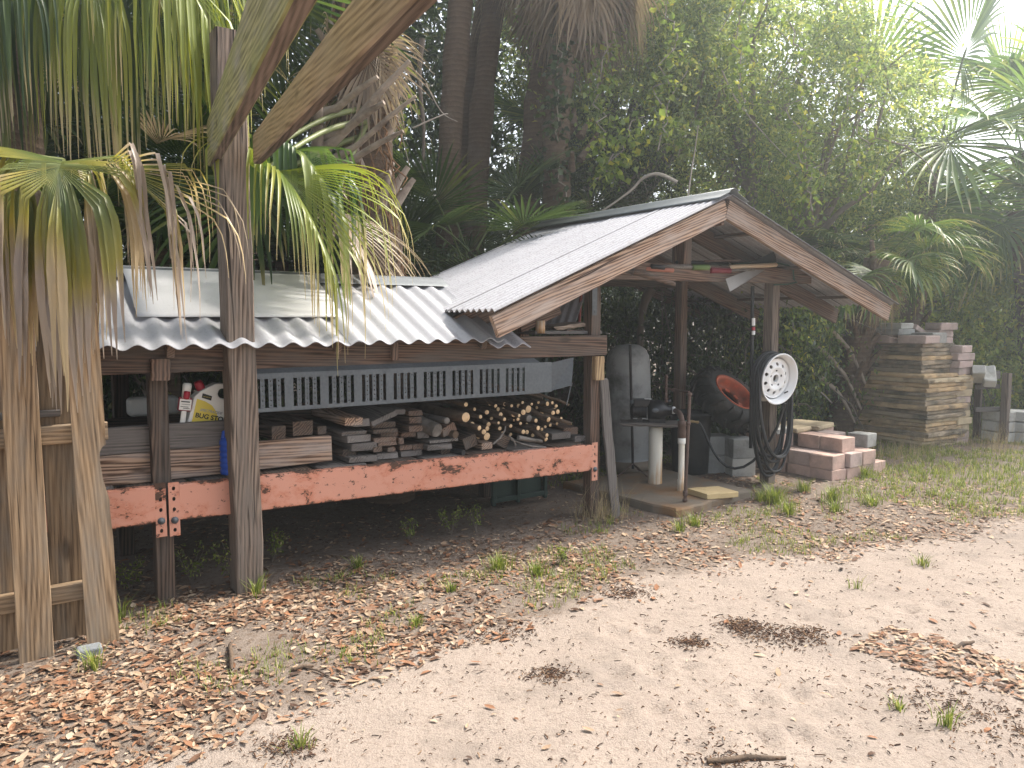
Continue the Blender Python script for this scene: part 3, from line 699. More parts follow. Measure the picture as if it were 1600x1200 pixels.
for (x0, y0, x1, y1, lab) in [(418,663,444,686,'dark square block end on the long reddish board, left of three'), (450,655,488,680,'dark rounded timber end on the long reddish board, middle of three'), (490,664,507,678,'small dark pipe like end on the long reddish board, right of three')]:
    t, z = ON((x0+x1)/2, (y0+y1)/2, .12); o = beam('offcut', F(t, .07, z), F(t-.03, .6, z), (x1-x0)/300, (y1-y0)/290, W_DARK, None, ragged=.004); tag(o, lab, 'offcut', 'offcuts on the long board')
# logs and branches
LOGS = [(868,122,13),(1045,130,10),(993,168,13),(955,195,11),(1075,182,13),(1098,210,11),(868,198,29),(755,218,19),(1003,240,14),(995,265,14),(948,262,15),(975,285,15),(993,313,23),(1153,182,15),(1185,188,10),(1178,210,10),(1210,168,16),(1135,250,11),(1210,285,13),(1232,286,13),(1285,218,12),(1298,262,14),(1353,118,13),(1382,112,10),(1405,132,11),(1387,172,13),(1415,165,14),(1480,125,8),(1495,237,10),(1360,212,16),(1193,235,9),(1062,232,9),(1273,260,8),(1345,330,14),(1140,130,9),(1245,205,20),(1350,305,12),(945,300,26),(1325,85,7),(1010,120,9),(920,150,10),(1100,120,12),(1240,150,22),(1290,140,9),(1020,205,10),(1125,205,9),(1160,270,12),(1265,305,11),(1090,150,10),(1320,170,12),(1435,205,9),(1060,150,12),(1180,130,12),(905,240,16),(1070,265,12),(1320,270,10),(1230,240,10),(1385,205,9),(1335,140,9),(1300,110,8),(1260,120,9),(1205,110,9),(1370,245,10),(1410,235,8),(1290,185,10),(1155,215,8),(1040,175,9),(1085,290,9),(1135,300,10),(1340,255,9),(1395,150,8)]
LOGW = {0: 'pale round end', 1: 'small pale cut end', 2: 'yellowish cut end'}
for i, (zx, zy, r) in enumerate(LOGS):
    rr = random.Random(i*13+1); px, py = Zp(zx, zy); s0 = rr.uniform(-.02, .07) if i < 37 else rr.uniform(.08, .2); t, z = ON(px, py, s0); rad = r*1.12/3.81/1200*F(t, s0).y/1.02
    L = rr.uniform(.7, .98); dv = Vector((rr.uniform(-.13, .13), 1, rr.uniform(-.02, .16))); 
    if i in (27, 28, 38): dv = Vector((-.75, .55, .25)); L = .45
    if i in (33, 29): dv = Vector((-.18, 1, .33))
    pts = []; p = Vector((t, s0, z)); nseg = 7
    for k in range(nseg):
        pts.append(FM @ p); p = p + (dv+Vector((rr.gauss(0, .07), 0, rr.gauss(0, .05)))).normalized()*L/(nseg-1)
        p.z = max(p.z, DK(p.x)+rad)
    mb = MB(); grey = i in (7, 35)
    mb.tube(pts, [rad*(1+rr.uniform(-.08, .08)) for _ in range(nseg)], 10, 0, True, 0, .08, i)
    nm = 'branch' if r < 17 else 'log'
    o = mb.build(nm, LOGGREY if grey else BARK, None, Matrix.Identity(4))
    d0 = (pts[0]-pts[1]).normalized(); m2 = MB(); m2.lathe([(0, .0012), (rad*.9, .001), (rad*.93, 0)], 12)
    tilt = d0.rotation_difference(Vector((0, 0, 1))).inverted().to_matrix().to_4x4() if False else Vector((0, 0, 1)).rotation_difference(d0).to_matrix().to_4x4()
    me2 = m2.build('cut_end', CUT if not grey else LOGGREY, o, Matrix.Translation(pts[0]+d0*.001) @ tilt)
    row = 'top' if zy < 150 else 'upper' if zy < 200 else 'middle' if zy < 245 else 'lower' if zy < 295 else 'bottom'
    col = 'left end' if zx < 930 else 'left half' if zx < 1050 else 'centre' if zx < 1180 else 'right half' if zx < 1320 else 'right end'
    sz = 'thick log' if r > 22 else 'stout branch' if r > 14 else 'thin branch' if r > 9 else 'slender twig'
    tag(o, '%s, %s layer, %s of the branch heap' % (sz, row, col), nm, 'cut branches heaped on the rack')
seen = {}
for o in list(bpy.data.objects):
    if o.get('group') == 'cut branches heaped on the rack': seen.setdefault(o['label'], []).append(o)
for lab, os_ in seen.items():
    if len(os_) > 1:
        os_.sort(key=lambda o: PX(WM[o.name] @ o.data.vertices[0].co)[0])
        wd_ = ['leftmost', 'second from left', 'third from left', 'fourth from left', 'fifth from left', 'sixth from left']
        for k, o in enumerate(os_): o['label'] = lab+', '+(wd_[k] if k < len(os_)-1 else 'rightmost')+(' of %s' % ['', '', 'two', 'three', 'four', 'five', 'six'][len(os_)] if len(os_) > 2 else ' of two')
# sawn grey log with a slanted face
px, py = Zp(690, 258); t, z = ON(px, py, .03); mb = MB(); rad = 42/3.81/1200*5.1
mb.tube([FM @ Vector((t+.005, .02, z-.02)), FM @ Vector((t-.02, .1, z)), FM @ Vector((t-.12, .8, z+.12))], [rad*.95, rad, rad*.9], 14, 0, jit=.05)
tag(mb.build('sawn_log', LOGGREY), 'thick weathered grey log sawn at a slant between planks and branches', 'log')
px, py = Zp(803, 300); t, z = ON(px, py, .04); mb = MB(); mb.tube([F(t, .03, z), F(t-.03, .8, z+.03)], [.024, .026], 12, 0); tag(mb.build('round_log', BARK), 'round brown log lying beside the split brown board', 'log')
px, py = Zp(845, 410); t, z = ON(px, py, .0); mb = MB(); mb.tube([F(t, -.02, z+.004), F(t-.05, .2, z+.01), F(t-.2, .8, z+.02)], [.018, .018, .018], 12, 0); tag(mb.build('pipe_stub', BLACKP), 'dark pipe stub poking out over the salmon beam', 'pipe')
for pts_, lab in [([(1030,358),(1075,318),(1100,275),(1105,250)], 'curved bare stick rising from the pale tan stake'), ([(1165,365),(1150,330),(1120,305)], 'white bent twig at the front of the branch heap'), ([(1135,330),(1200,355),(1270,372),(1340,378)], 'long grey twig lying flat along the salmon beam'), ([(1180,320),(1240,330),(1320,340)], 'lichen grey branch lying along the front of the heap')]:
    P = [FM @ Vector((ON(*Zp(*q), .0-.0)[0], -.0, ON(*Zp(*q), .0)[1])) for q in pts_]; mb = MB(); r0 = .016 if 'lichen' in lab else .006
    mb.tube(P, [r0*1.1]+[r0]*(len(P)-2)+[r0*.7], 7, 0, jit=.15); tag(mb.build('stick', LOGGREY), lab, 'stick')
# green panel behind the right post
gp = empty('garden_screen', F(-.2, .6, 0), 'dark green framed panel leaning behind the right end of the rack', 'screen')
mb = MB(); mb.box(-.46, .0, .60, .615, .10, 1.2); mb.build('sheet', GREENP, gp, FM)
for a, b in (((-.5, .10), (.04, .10)), ((-.5, 1.0), (.04, 1.0))): beam('frame_bar', F(a[0], .585, a[1]), F(b[0], .585, b[1]), .03, .04, GREENP, gp)
for t in (-.48, -.25, .02): beam('frame_bar', F(t, .583, .06), F(t, .583, 1.22), .03, .035, GREENP, gp, up=-N)
beam('frame_bar', F(-.5, .55, 1.10), F(.02, .55, 1.09), .02, .02, GALV, gp)

# ---- containers at the left of the shelf
def jug():
    root = empty('bug_spray_jug', F(-2.62, .14, .93), 'big white bug killer jug with yellow label tilted on the grey board', 'jug')
    px, py = 318, 636; t, z = ON(px, py, .14); base = FM @ Matrix.Translation((t, .14, z-.125)) @ Matrix.Rotation(R(14), 4, 'Y')
    out = [(-.10, 0), (.10, 0), (.105, .02), (.105, .17), (.10, .235), (.085, .262), (.03, .270), (-.005, .262), (-.04, .235), (-.075, .205), (-.10, .17), (-.105, .02)]
    hole = [(.018, .205), (.03, .19), (.075, .185), (.088, .20), (.088, .225), (.075, .24), (.035, .243), (.02, .232)]
    bm = bmesh.new()
    def ring(pts, y): return [bm.verts.new((x, y, zz)) for x, zz in pts]
    for y in (-.045, .045):
        ro = ring(out, y); rh = ring(hole, y); es = []
        for rr_ in (ro, rh): es += [bm.edges.new((rr_[i], rr_[(i+1) % len(rr_)])) for i in range(len(rr_))]
        bmesh.ops.triangle_fill(bm, use_beauty=True, use_dissolve=False, edges=es)
        if y < 0: fo, fh = ro, rh
        else:
            for A_, B_ in ((fo, ro), (fh, rh)):
                for i in range(len(A_)): bm.faces.new((A_[i], A_[(i+1) % len(A_)], B_[(i+1) % len(A_)], B_[i]))
    bmesh.ops.recalc_face_normals(bm, faces=bm.faces)
    me = bpy.data.meshes.new('body'); bm.to_mesh(me); bm.free(); o = mesh_obj('body', me, JUG, base, root); bevel(o, .008, 2)
    mb = MB(); mb.lathe([(.024, .0), (.024, .035), (.02, .05), (0, .05)], 14, M=Matrix.Translation((-.062, 0, .215)) @ Matrix.Rotation(R(-38), 4, 'Y')); mb.build('cap', RED, root, base)
    mb = MB(); y = -.0465
    def arc(x0, z0, pts): return [(x, y, zz) for x, zz in pts]
    lab = [(-.085, .005), (.055, .005), (.05, .07), (.03, .11), (0, .14), (-.04, .156), (-.085, .162)]
    mb.add([(x, y, zz) for x, zz in lab], [tuple(range(len(lab)))]); lb = mb.build('label', YEL, root, base)
    mb = MB(); mb.add([(x, y+.0003, zz) for x, zz in [(-.062, .172), (-.01, .165), (-.01, .19), (-.062, .197)]], [(0, 1, 2, 3)]); mb.build('logo_badge', INK, root, base)
    mb = MB(); 
    for k in range(3): mb.box(-.062, .03, y-.001, y-.0005, .018+.008*k, .022+.008*k)
    mb.build('print_lines', INK, lb, base)
    def text(txt, size, x, zz, mat, shear=0, bold=.0):
        cu = bpy.data.curves.new('lettering', 'FONT'); cu.body = txt; cu.size = size; cu.shear = shear; cu.extrude = .0003; cu.offset = bold
        tmp = bpy.data.objects.new('lettering', cu); C.objects.link(tmp); dg = bpy.context.evaluated_depsgraph_get(); dg.update()
        me = bpy.data.meshes.new_from_object(tmp.evaluated_get(dg)); bpy.data.objects.remove(tmp)
        return mesh_obj('lettering', me, mat, base @ Matrix.Translation((x, y-.0012, zz)) @ Matrix.Rotation(R(90), 4, 'X'), lb)
    text('BUG STOP', .036, -.075, .062, INK, 0, .0011); text('SPECTRACIDE', .019, -.058, .1, GREYP, .3, .0005); text('SPECTRACIDE', .0065, -.056, .178, YEL)
jug()
def sprayer():
    t, z = ON(288, 632, .10); root = empty('spray_wand', F(t, .10, z-.1), 'red and white spray wand pack standing left of the bug killer jug', 'sprayer')
    base = FM @ Matrix.Translation((t, .09, z)) @ Matrix.Rotation(R(9), 4, 'Y')
    mb = MB(); mb.box(-.013, .013, -.008, .008, -.10, -.02); bevel(mb.build('wand', JUG, root, base), .003)
    mb = MB(); mb.box(-.036, .036, -.014, .014, -.035, .04); bevel(mb.build('card', jugm('maroon_card', (.22,.02,.035)), root, base), .01)
    mb = MB(); mb.box(-.03, .03, -.0165, -.0145, -.028, .03); mb.build('card_print', JUG, root, base)
    mb = MB()
    for a, b, c, d in ((-.024, .02, .014, .020), (-.02, .024, .002, .004), (-.024, .016, -.012, -.009), (-.01, .024, -.02, -.017)): mb.box(a, b, -.0185, -.0175, c, d)
    mb.build('print_lines', INK, root, base)
    mb = MB(); mb.lathe([(0, -.02), (.022, -.02), (.024, .05), (.02, .062), (0, .064)], 14, M=Matrix.Translation((0, 0, .055))); mb.build('bottle', JUG, root, base)
    mb = MB(); mb.lathe([(0, -.026), (.013, -.024), (.017, -.015), (.017, .018), (0, .022)], 12, M=Matrix.Translation((0, -.014, .055))); mb.build('trigger', RED, root, base)
sprayer()
t, z = ON(240, 635, .30); mb = MB(); mb.box(-.13, .13, -.05, .05, -.05, .055); o = mb.build('white_canister', jugm('milky_plastic', (.42,.44,.43)), None, FM @ Matrix.Translation((t, .32, z))); bevel(o, .025, 3); tag(o, 'milky white canister lying on its side behind the dark rack post', 'canister')
def bluejug():
    t, z = ON(360, 706, .03); root = empty('blue_can', F(t, .0, z-.12), 'blue plastic can half hidden behind the tall weathered post', 'can')
    base = FM @ Matrix.Translation((t, -.0, z-.115)); mb = MB()
    mb.lathe([(0, 0), (.06, 0), (.064, .01)]+[q for k in range(5) for q in ((.064, .022+.03*k), (.060, .030+.03*k), (.060, .036+.03*k), (.064, .044+.03*k))]+[(.064, .18), (.052, .20), (.035, .213), (0, .216)], 20); mb.build('body', BLUE, root, base)
    mb = MB(); mb.tube([Vector((-.045, 0, .19)), Vector((-.04, 0, .23)), Vector((0, 0, .245)), Vector((.03, 0, .235)), Vector((.035, 0, .2))], .012, 8); mb.build('handle', BLUE, root, base)
bluejug()
# ---- odds and ends between the two roofs
def on_obj(name, px0, py0, px1, py1, s, w, h, m, lab, cat, s1=None, up=ZV, **k):
    a, za = ON(px0, py0, s); b, zb = ON(px1, py1, s if s1 is None else s1)
    return tag(beam(name, F(a, s, za), F(b, s if s1 is None else s1, zb), w, h, m, None, up=up, **k), lab, cat)
on_obj('slab_board', 822, 520, 925, 519, .15, .22, .024, W_GREY, 'grey weathered plank lying on the header under the gable eave', 'plank', ragged=.01)
on_obj('live_edge_board', 855, 513, 912, 510, .20, .26, .03, W_TAN, 'bark edged brown board on top of the weathered plank', 'board', ragged=.04, warp=.008)
on_obj('short_stud', 880, 517, 928, 518, .12, .09, .022, W_BROWN, 'short brown batten end on the header next to the near shed post', 'batten')
on_obj('sloping_stud', 808, 512, 870, 484, .1, .09, .07, W_BROWN, 'dark stud sloping under the left rake of the gable', 'stud')
t, z = ON(851, 511, .0); mb = MB(); mb.lathe([(.034, -.045), (.034, .045), (.029, .045), (.029, -.045)], 18, closed=True); o = mb.build('pipe_offcut', PVC, None, FM @ Matrix.Translation((t, .05, z))); tag(o, 'short white plastic pipe offcut standing on the boards under the eave', 'pipe')
mb = MB(); t0, z0 = ON(862, 503, .55); corr(-.14, .14, [0, .28], [0, .30], .068, .0085, mb); tag(mb.build('sheet_offcut', ROOF_B, None, FM @ Matrix.Translation((t0+.02, .50, z0-.05)) @ Matrix.Rotation(R(-60), 4, 'Z')), 'grey corrugated offcut leaning under the left slope of the gable', 'sheet offcut')
t, z = ON(905, 478, .5); mb = MB(); mb.tube([F(t, .5, z-.15), F(t+.02, .5, z+.12)], .012, 8); tag(mb.build('hand_tool', plain('dull_red', (.17,.028,.02), .6)), 'dull red tool handle standing in the shade behind the near shed post', 'handle')
# leaning grey board
a, b = G(952, 800), ON(943, 592, -.01)
o = beam('leaning_board', F(.175, -.10, 0), F(.115, -.005, 1.055), .085, .022, W_GREY, None, up=-N, ragged=.01, warp=.003); tag(o, 'narrow pale grey board leaning on the near shed post', 'board')
# ------------------------------------------------------------------ things in and around the pump shed
def Zd(x, y): return 940+x/4, 520+y/4                     # zoomed crops of the photograph
def Ze(x, y): return 1080+x/5, 540+y/5
def st(p): d = p-PA; return d.dot(U), d.dot(N)
# concrete pad
corn = [(.56, -.28), (.62, -.34), (1.60, -.22), (1.66, .85), (.50, .95)]
mb = MB(); rnd = random.Random(2); edge = []
for i in range(len(corn)):
    a, b = corn[i], corn[(i+1) % len(corn)]
    k = max(2, int(math.dist(a, b)/.08))
    for j in range(k): edge.append((a[0]+(b[0]-a[0])*j/k+rnd.uniform(-.012,.012), a[1]+(b[1]-a[1])*j/k+rnd.uniform(-.012,.012)))
n_ = len(edge)
vs = [(x+rnd.uniform(-.01,.01), y+rnd.uniform(-.01,.01), -.03) for x, y in edge]+[(x, y, .055) for x, y in edge]+[(1.07+(x-1.07)*.985, .3+(y-.3)*.985, .07) for x, y in edge]
fs = [(i, (i+1) % n_, n_+(i+1) % n_, n_+i) for i in range(n_)]+[(n_+i, n_+(i+1) % n_, 2*n_+(i+1) % n_, 2*n_+i) for i in range(n_)]+[tuple(range(2*n_, 3*n_))]
mb.add(vs, fs); tag(mb.build('concrete_pad', PADM, None, FM), 'rust stained concrete slab under the water pump', 'slab')
PZ = .07
def pad(px, py): return G(px, py, PZ)
# pressure tank
p = G(*Zd(180, 860), .0); r = .215
tank = empty('pressure_tank', p, 'tall peeling grey water pressure tank standing at the back of the shed', 'tank')
base = Matrix.Translation(p) @ Matrix.Rotation(R(-2), 4, 'Y')
mb = MB(); mb.lathe([(r*.96, .0), (r*.98, .12), (r*.94, .125), (r, .15), (r*1.004, .6), (r, 1.06), (r*.96, 1.14), (r*.8, 1.21), (r*.5, 1.25), (0, 1.265)], 40); mb.build('shell', TANKM, tank, base)
mb = MB(); mb.lathe([(r*1.01, .0), (r*1.03, .0), (r*1.03, .12), (r*1.01, .12)], 40, closed=True); mb.build('base_ring', plain('tank_skirt', (.2,.16,.12), .8, 0, .3, 8, .3), tank, base)
q0, q1 = pad(*Zd(196, 850)), None
d = ray(*Zd(178, 75)); k = (q0.y-.02)/d.y; q1 = Vector((d.x*k, q0.y-.02, CAM_H+d.z*k))
mb = MB(); mb.tube([q0, q0.lerp(q1, .5), q1], .013, 8); o = mb.build('steel_pole', plain('dark_pole', (.035,.03,.03), .6, .3), None); tag(o, 'dark upright pole standing just in front of the grey pressure tank', 'pole')
m2 = MB(); a = q0.lerp(q1, .44); b = q0.lerp(q1, .56); m2.tube([a, b], .017, 8); m2.build('clamp_sleeve', GALV, o)
mb = MB()
for e in ((100, 905), (285, 905), (235, 870)): mb.tube([q0+ZV*.05, pad(*Zd(*e))+ZV*.01], .007, 6)
mb.build('foot', PIPE, o)
# pedestal and board
pc = pad(*Zd(339, 945)); pc = pc+Vector((0, .04, 0)); ped = empty('pump_stand', pc, 'stained white pipe pedestal carrying a worn board under the pump', 'stand')
bt = AT(*Zd(300, 572), pc.y).z
mb = MB(); rr = 43/4/1200*pc.y; mb.lathe([(rr*1.03, 0), (rr, .06), (rr, bt-.02-PZ), (0, bt-.02-PZ)], 28); mb.build('pedestal', PVC, ped, Matrix.Translation(pc))
cl = AT(*Zd(120, 578), pc.y+.10); cr = AT(*Zd(500, 590), pc.y-.02)
ax = Vector((1, -.12, 0)).normalized(); cen = Vector(((cl.x+cr.x)/2, pc.y+.04, bt))
beam('top_board', cen-ax*.255, cen+ax*.255, .27, .028, W_GREY, ped, ragged=.015, warp=.004)
def local(x, y, z): return cen+ax*x+Vector((.12, 1, 0)).normalized()*y+ZV*(z+.014)
# pump
pump = empty('water_pump', local(0, 0, 0), 'black electric water pump bolted on the worn board', 'pump')
PMT = Matrix((ax, Vector((.12, 1, 0)).normalized(), ZV)).transposed().to_4x4(); PMT.translation = local(0, 0, 0)
RX = Matrix.Rotation(R(90), 4, 'Y')
ribs = [(0, -.165), (.035, -.163), (.06, -.15), (.068, -.14)]
for k in range(9): ribs += [(.068, -.135+.012*k), (.062, -.133+.012*k), (.062, -.127+.012*k), (.068, -.125+.012*k)]
ribs += [(.07, -.02), (0, -.02)]
mb = MB(); mb.lathe(ribs, 24, M=Matrix.Translation((-.02, 0, .10)) @ RX, smooth=False); mb.build('motor', BLACKM, pump, PMT)
mb = MB(); mb.lathe([(0, -.03), (.075, -.03), (.092, -.015), (.094, .06), (.085, .10), (.06, .125), (.045, .15), (.045, .175), (0, .175)], 28, M=Matrix.Translation((0, 0, .105)) @ RX)
mb.box(-.02, .12, -.055, .055, 0, .05); mb.build('pump_housing', BLACKM, pump, PMT)
mb = MB(); mb.box(-.155, -.015, -.055, .055, .135, .205); o = mb.build('switch_box', BLACKM, pump, PMT); bevel(o, .008)
mb = MB(); mb.box(-.06, .0, -.05, .0, .2055, .209); mb.build('sticker', WHITEP, o, PMT)
mb = MB(); mb.lathe([(0, .003), (.02, .002), (.024, 0)], 20, M=Matrix.Translation((.03, -.0945, .115)) @ Matrix.Rotation(R(90), 4, 'X') @ Matrix.Diagonal((1.25, .8, 1, 1))); mb.build('badge', GALV, pump, PMT)
for x in (-.10, .05):
    mb = MB(); mb.box(x-.02, x+.02, -.06, .06, 0, .045); mb.build('foot', BLACKM, pump, PMT)
mb = MB(); mb.lathe([(.018, 0), (.026, .02), (.026, .045), (.012, .05), (0, .05)], 14, M=Matrix.Translation((.13, .04, .165)) @ Matrix.Rotation(R(50), 4, 'Y')); mb.build('pressure_gauge', BLACKM, pump, PMT)
mb = MB(); mb.lathe([(0, .178), (.03, .178), (.033, .19), (.03, .205), (0, .205)], 16, M=Matrix.Translation((0, -.02, .11)) @ RX); mb.build('white_bushing', WHITEP, pump, PMT)
# pipes
def pp(zx, zy, dy=0): return AT(*Zd(zx, zy), cen.y+dy)
pip = empty('pipework', pad(*Zd(520, 1060)), 'rusty brown riser pipes looping from the pump to the slab', 'pipes')
mb = MB(); mb.tube([pp(403, 430, -.02), pp(403, 345, -.02), pp(404, 262, -.02)], .0125, 10)
for zy in (430, 410, 345, 275): mb.lathe([(.013, -.008), (.018, -.006), (.018, .006), (.013, .008)], 10, M=Matrix.Translation(pp(403, zy, -.02)))
mb.build('tee_pipe', PIPE, pip)
fy = pad(*Zd(520, 1058)); ff = fy.y-cen.y
mb = MB(); mb.tube([pp(405, 345, -.02), pp(450, 355, -.06), pp(545, 370, ff*.8)], .009, 8); mb.lathe([(.010, -.02), (.015, -.018), (.015, .018), (.010, .02)], 10, M=Matrix.Translation(pp(450, 356, -.06)) @ RX); mb.build('cross_pipe', PIPE, pip)
top = AT(*Zd(551, 372), fy.y+.02)
mb = MB(); mb.tube([fy, fy.lerp(top, .5), top], .0135, 10)
for f in (.02, .07, .09, .72, .98): mb.lathe([(.0135, -.012), (.019, -.01), (.019, .01), (.0135, .012)], 10, M=Matrix.Translation(fy.lerp(top, f)))
mb.build('riser_pipe', PIPE, pip)
iy = pad(*Zd(495, 985)); it = AT(*Zd(499, 690), iy.y)
ink = empty('intake_pipe', iy, 'white intake pipe with rusty upper coupling standing on the slab', 'pipe')
mb = MB(); mb.lathe([(.033, 0), (.031, .05), (.033, .09), (.026, .095), (.026, it.z-PZ)], 18); mb.build('riser', PVC, ink, Matrix.Translation(iy))
mb = MB(); mb.lathe([(.030, it.z-PZ-.005), (.033, it.z-PZ), (.033, it.z-PZ+.045), (.028, it.z-PZ+.05)], 18); mb.build('white_coupling', PVCW, ink, Matrix.Translation(iy))
zt = AT(*Zd(502, 575), iy.y).z; ih = it.z+.04
mb = MB(); mb.lathe([(.030, ih), (.036, ih+.01), (.036, (ih+zt)/2), (.030, zt-.015), (.036, zt-.01), (.037, zt+.03), (.028, zt+.035)], 18, M=Matrix.Translation((iy.x, iy.y, 0))); mb.build('rusty_union', PIPE, ink)
e0 = Vector((iy.x, iy.y, zt+.02)); e3 = PMT @ Vector((.20, -.02, .11))
mb = MB(); mb.tube([e0, Vector((iy.x, iy.y, e3.z-.06)), Vector((iy.x-.008, iy.y+.008, e3.z-.02)), e3.lerp(Vector((iy.x, iy.y, e3.z)), .6), e3], [.021, .022, .024, .022, .021], 12); mb.build('elbow', PIPE, ink)
# slab paver, bin, tyre
p = pad(1113, 773); o = beam('paver', p+U*-.16+ZV*.025, p+U*.16+ZV*.025, .25, .045, plain('yellow_paver', (.50,.38,.20), .9, 0, .15, 8, .3, (.3,.2,.1), .25), None, segs=6, warp=.003); o.matrix_basis = Matrix.Translation(p+ZV*.024) @ Matrix.Rotation(ANG-.15, 4, 'Z'); tag(o, 'yellowish square paver lying on the corner of the stained slab', 'paver')
p = G(1085, 744)+Vector((0, .18, 0)); bn = empty('black_bin', p, 'tall round black plastic bin standing behind the intake pipe', 'bin')
mb = MB(); mb.lathe([(0, .01), (.168, .0), (.175, .02), (.196, .50), (.20, .57), (.215, .575), (.217, .60), (.205, .605), (.198, .59), (.185, .30), (.16, .03), (0, .03)], 36); mb.build('shell', BLACKP, bn, Matrix.Translation(p))
o = p+Vector((.0, -.10, .60))
mb = MB(); rnd = random.Random(6)
for k in range(16):
    c = AT(*Zd(rnd.uniform(585, 650), rnd.uniform(525, 555)), p.y-.05); s_ = rnd.uniform(.012, .03)
    mb.add([c+Vector((rnd.uniform(-1, 1), rnd.uniform(-1, 1), rnd.uniform(-.7, .9)))*s_ for _ in range(4)], [(0, 1, 2), (0, 2, 3), (0, 3, 1), (1, 3, 2)])
tag(mb.build('blue_rag', plain('blue_cloth', (.05,.16,.45), .7)), 'crumpled blue plastic rag lying on the rim of the black bin', 'rag')
mb = MB(); mb.tube([AT(*Zd(475, 548), p.y-.3), AT(*Zd(520, 556), p.y-.3), AT(*Zd(560, 552), p.y-.3)], .012, 8); tag(mb.build('teal_fitting', plain('teal_plastic', (.03,.23,.2), .5)), 'teal plastic hose fitting beside the pump elbow', 'fitting')
def tyre():
    yc = 7.55; c = AT(*Ze(310, 395), yc); Nn = Vector((.47, -.50, .73)).normalized(); q = ZV.rotation_difference(Nn).to_matrix().to_4x4()
    M = Matrix.Translation(c - Nn*.05) @ q; root = empty('tractor_tyre', c-Vector((0, 0, .3)), 'old black tractor tyre with an orange rim tilted on the grey blocks', 'tyre')
    Ro, Ri, W = .365, .205, .115
    mb = MB(); mb.lathe([(Ri, -W*.8), (Ri+.03, -W), (Ro-.06, -W*1.02), (Ro-.015, -W*.8), (Ro, 0), (Ro-.015, W*.8), (Ro-.06, W*1.02), (Ri+.03, W), (Ri, W*.8), (Ri-.012, 0)], 48, closed=True)
    mb.build('tyre', RUBBER, root, M)
    mb = MB()
    for k in range(18):
        for sg in (1, -1):
            a = 2*math.pi*(k+.5*(sg > 0))/18; 
            pts = []
            for f in (0, .35, .7, 1.0, 1.15):
                an = a+sg*.0+f*.16; r_ = Ro+.012 if f < .9 else Ro-.03-.05*(f > 1.1); pts.append(Vector((r_*math.cos(an), r_*math.sin(an), sg*W*min(f, 1.03))))
            mb.tube(pts, [.016, .017, .018, .018, .012], 4, smooth=False)
    mb.build('tread_lugs', RUBBER, root, M)
    mb = MB(); mb.lathe([(Ri+.022, W*.98), (Ri+.024, W*1.04), (Ri+.008, W*1.04), (Ri-.005, W*.85), (Ri-.02, W*.5), (Ri-.022, W*.2), (Ri-.05, W*.15), (Ri-.052, -W*.1), (Ri-.012, -W*.3), (Ri+.02, -W)], 44); rm = mb.build('rim', ORIM, root, M)
    mb = MB()
    for k in range(8):
        a = 2*math.pi*k/8; mm = Matrix.Rotation(a, 4, 'Z') @ Matrix.Translation((Ri-.065, 0, W*.12)); mb = MB(); mb.box(-.02, .02, -.025, .025, -.006, .006, M=mm); mb.build('rim_lug', ORIM, rm, M)
tyre()
# concrete blocks
def block(name, p, sz, ang, mat, lab, cat, group, bev=.008, tilt=None, seed=0):
    mb = MB(); x, y, z = sz; mb.box(-x/2, x/2, -y/2, y/2, 0, z)
    rr = random.Random(seed); M = Matrix.Translation(p) @ Matrix.Rotation(ang, 4, 'Z')
    if tilt: M = M @ tilt
    o = mb.build(name, mat, None, M); bevel(o, bev, 2)
    for v in o.data.vertices: v.co += Vector((rr.gauss(0, 1), rr.gauss(0, 1), rr.gauss(0, 1)))*bev*.18
    return tag(o, lab, cat, group)
BA = R(6)
for (px, py, hs, ds) in ((1160, 746, ('pale sided concrete block at the bottom, right behind the hose loop', 'grey concrete block stacked on the pale sided one, under the tyre'), .0), (1124, 742, ('grey concrete block on the ground between the bin and the blocks', 'broken topped concrete block between the bin and the tyre'), .05)):
    p = G(px, py); 
    for k in range(2): block('concrete_block', p+Vector((0, .13+ds, .185*k-.005)), (.23, .25, .185), BA+.04*k, CONC if k or px < 1150 else CONC_LT, hs[k], 'concrete block', 'grey concrete blocks under the tyre', seed=px+k)
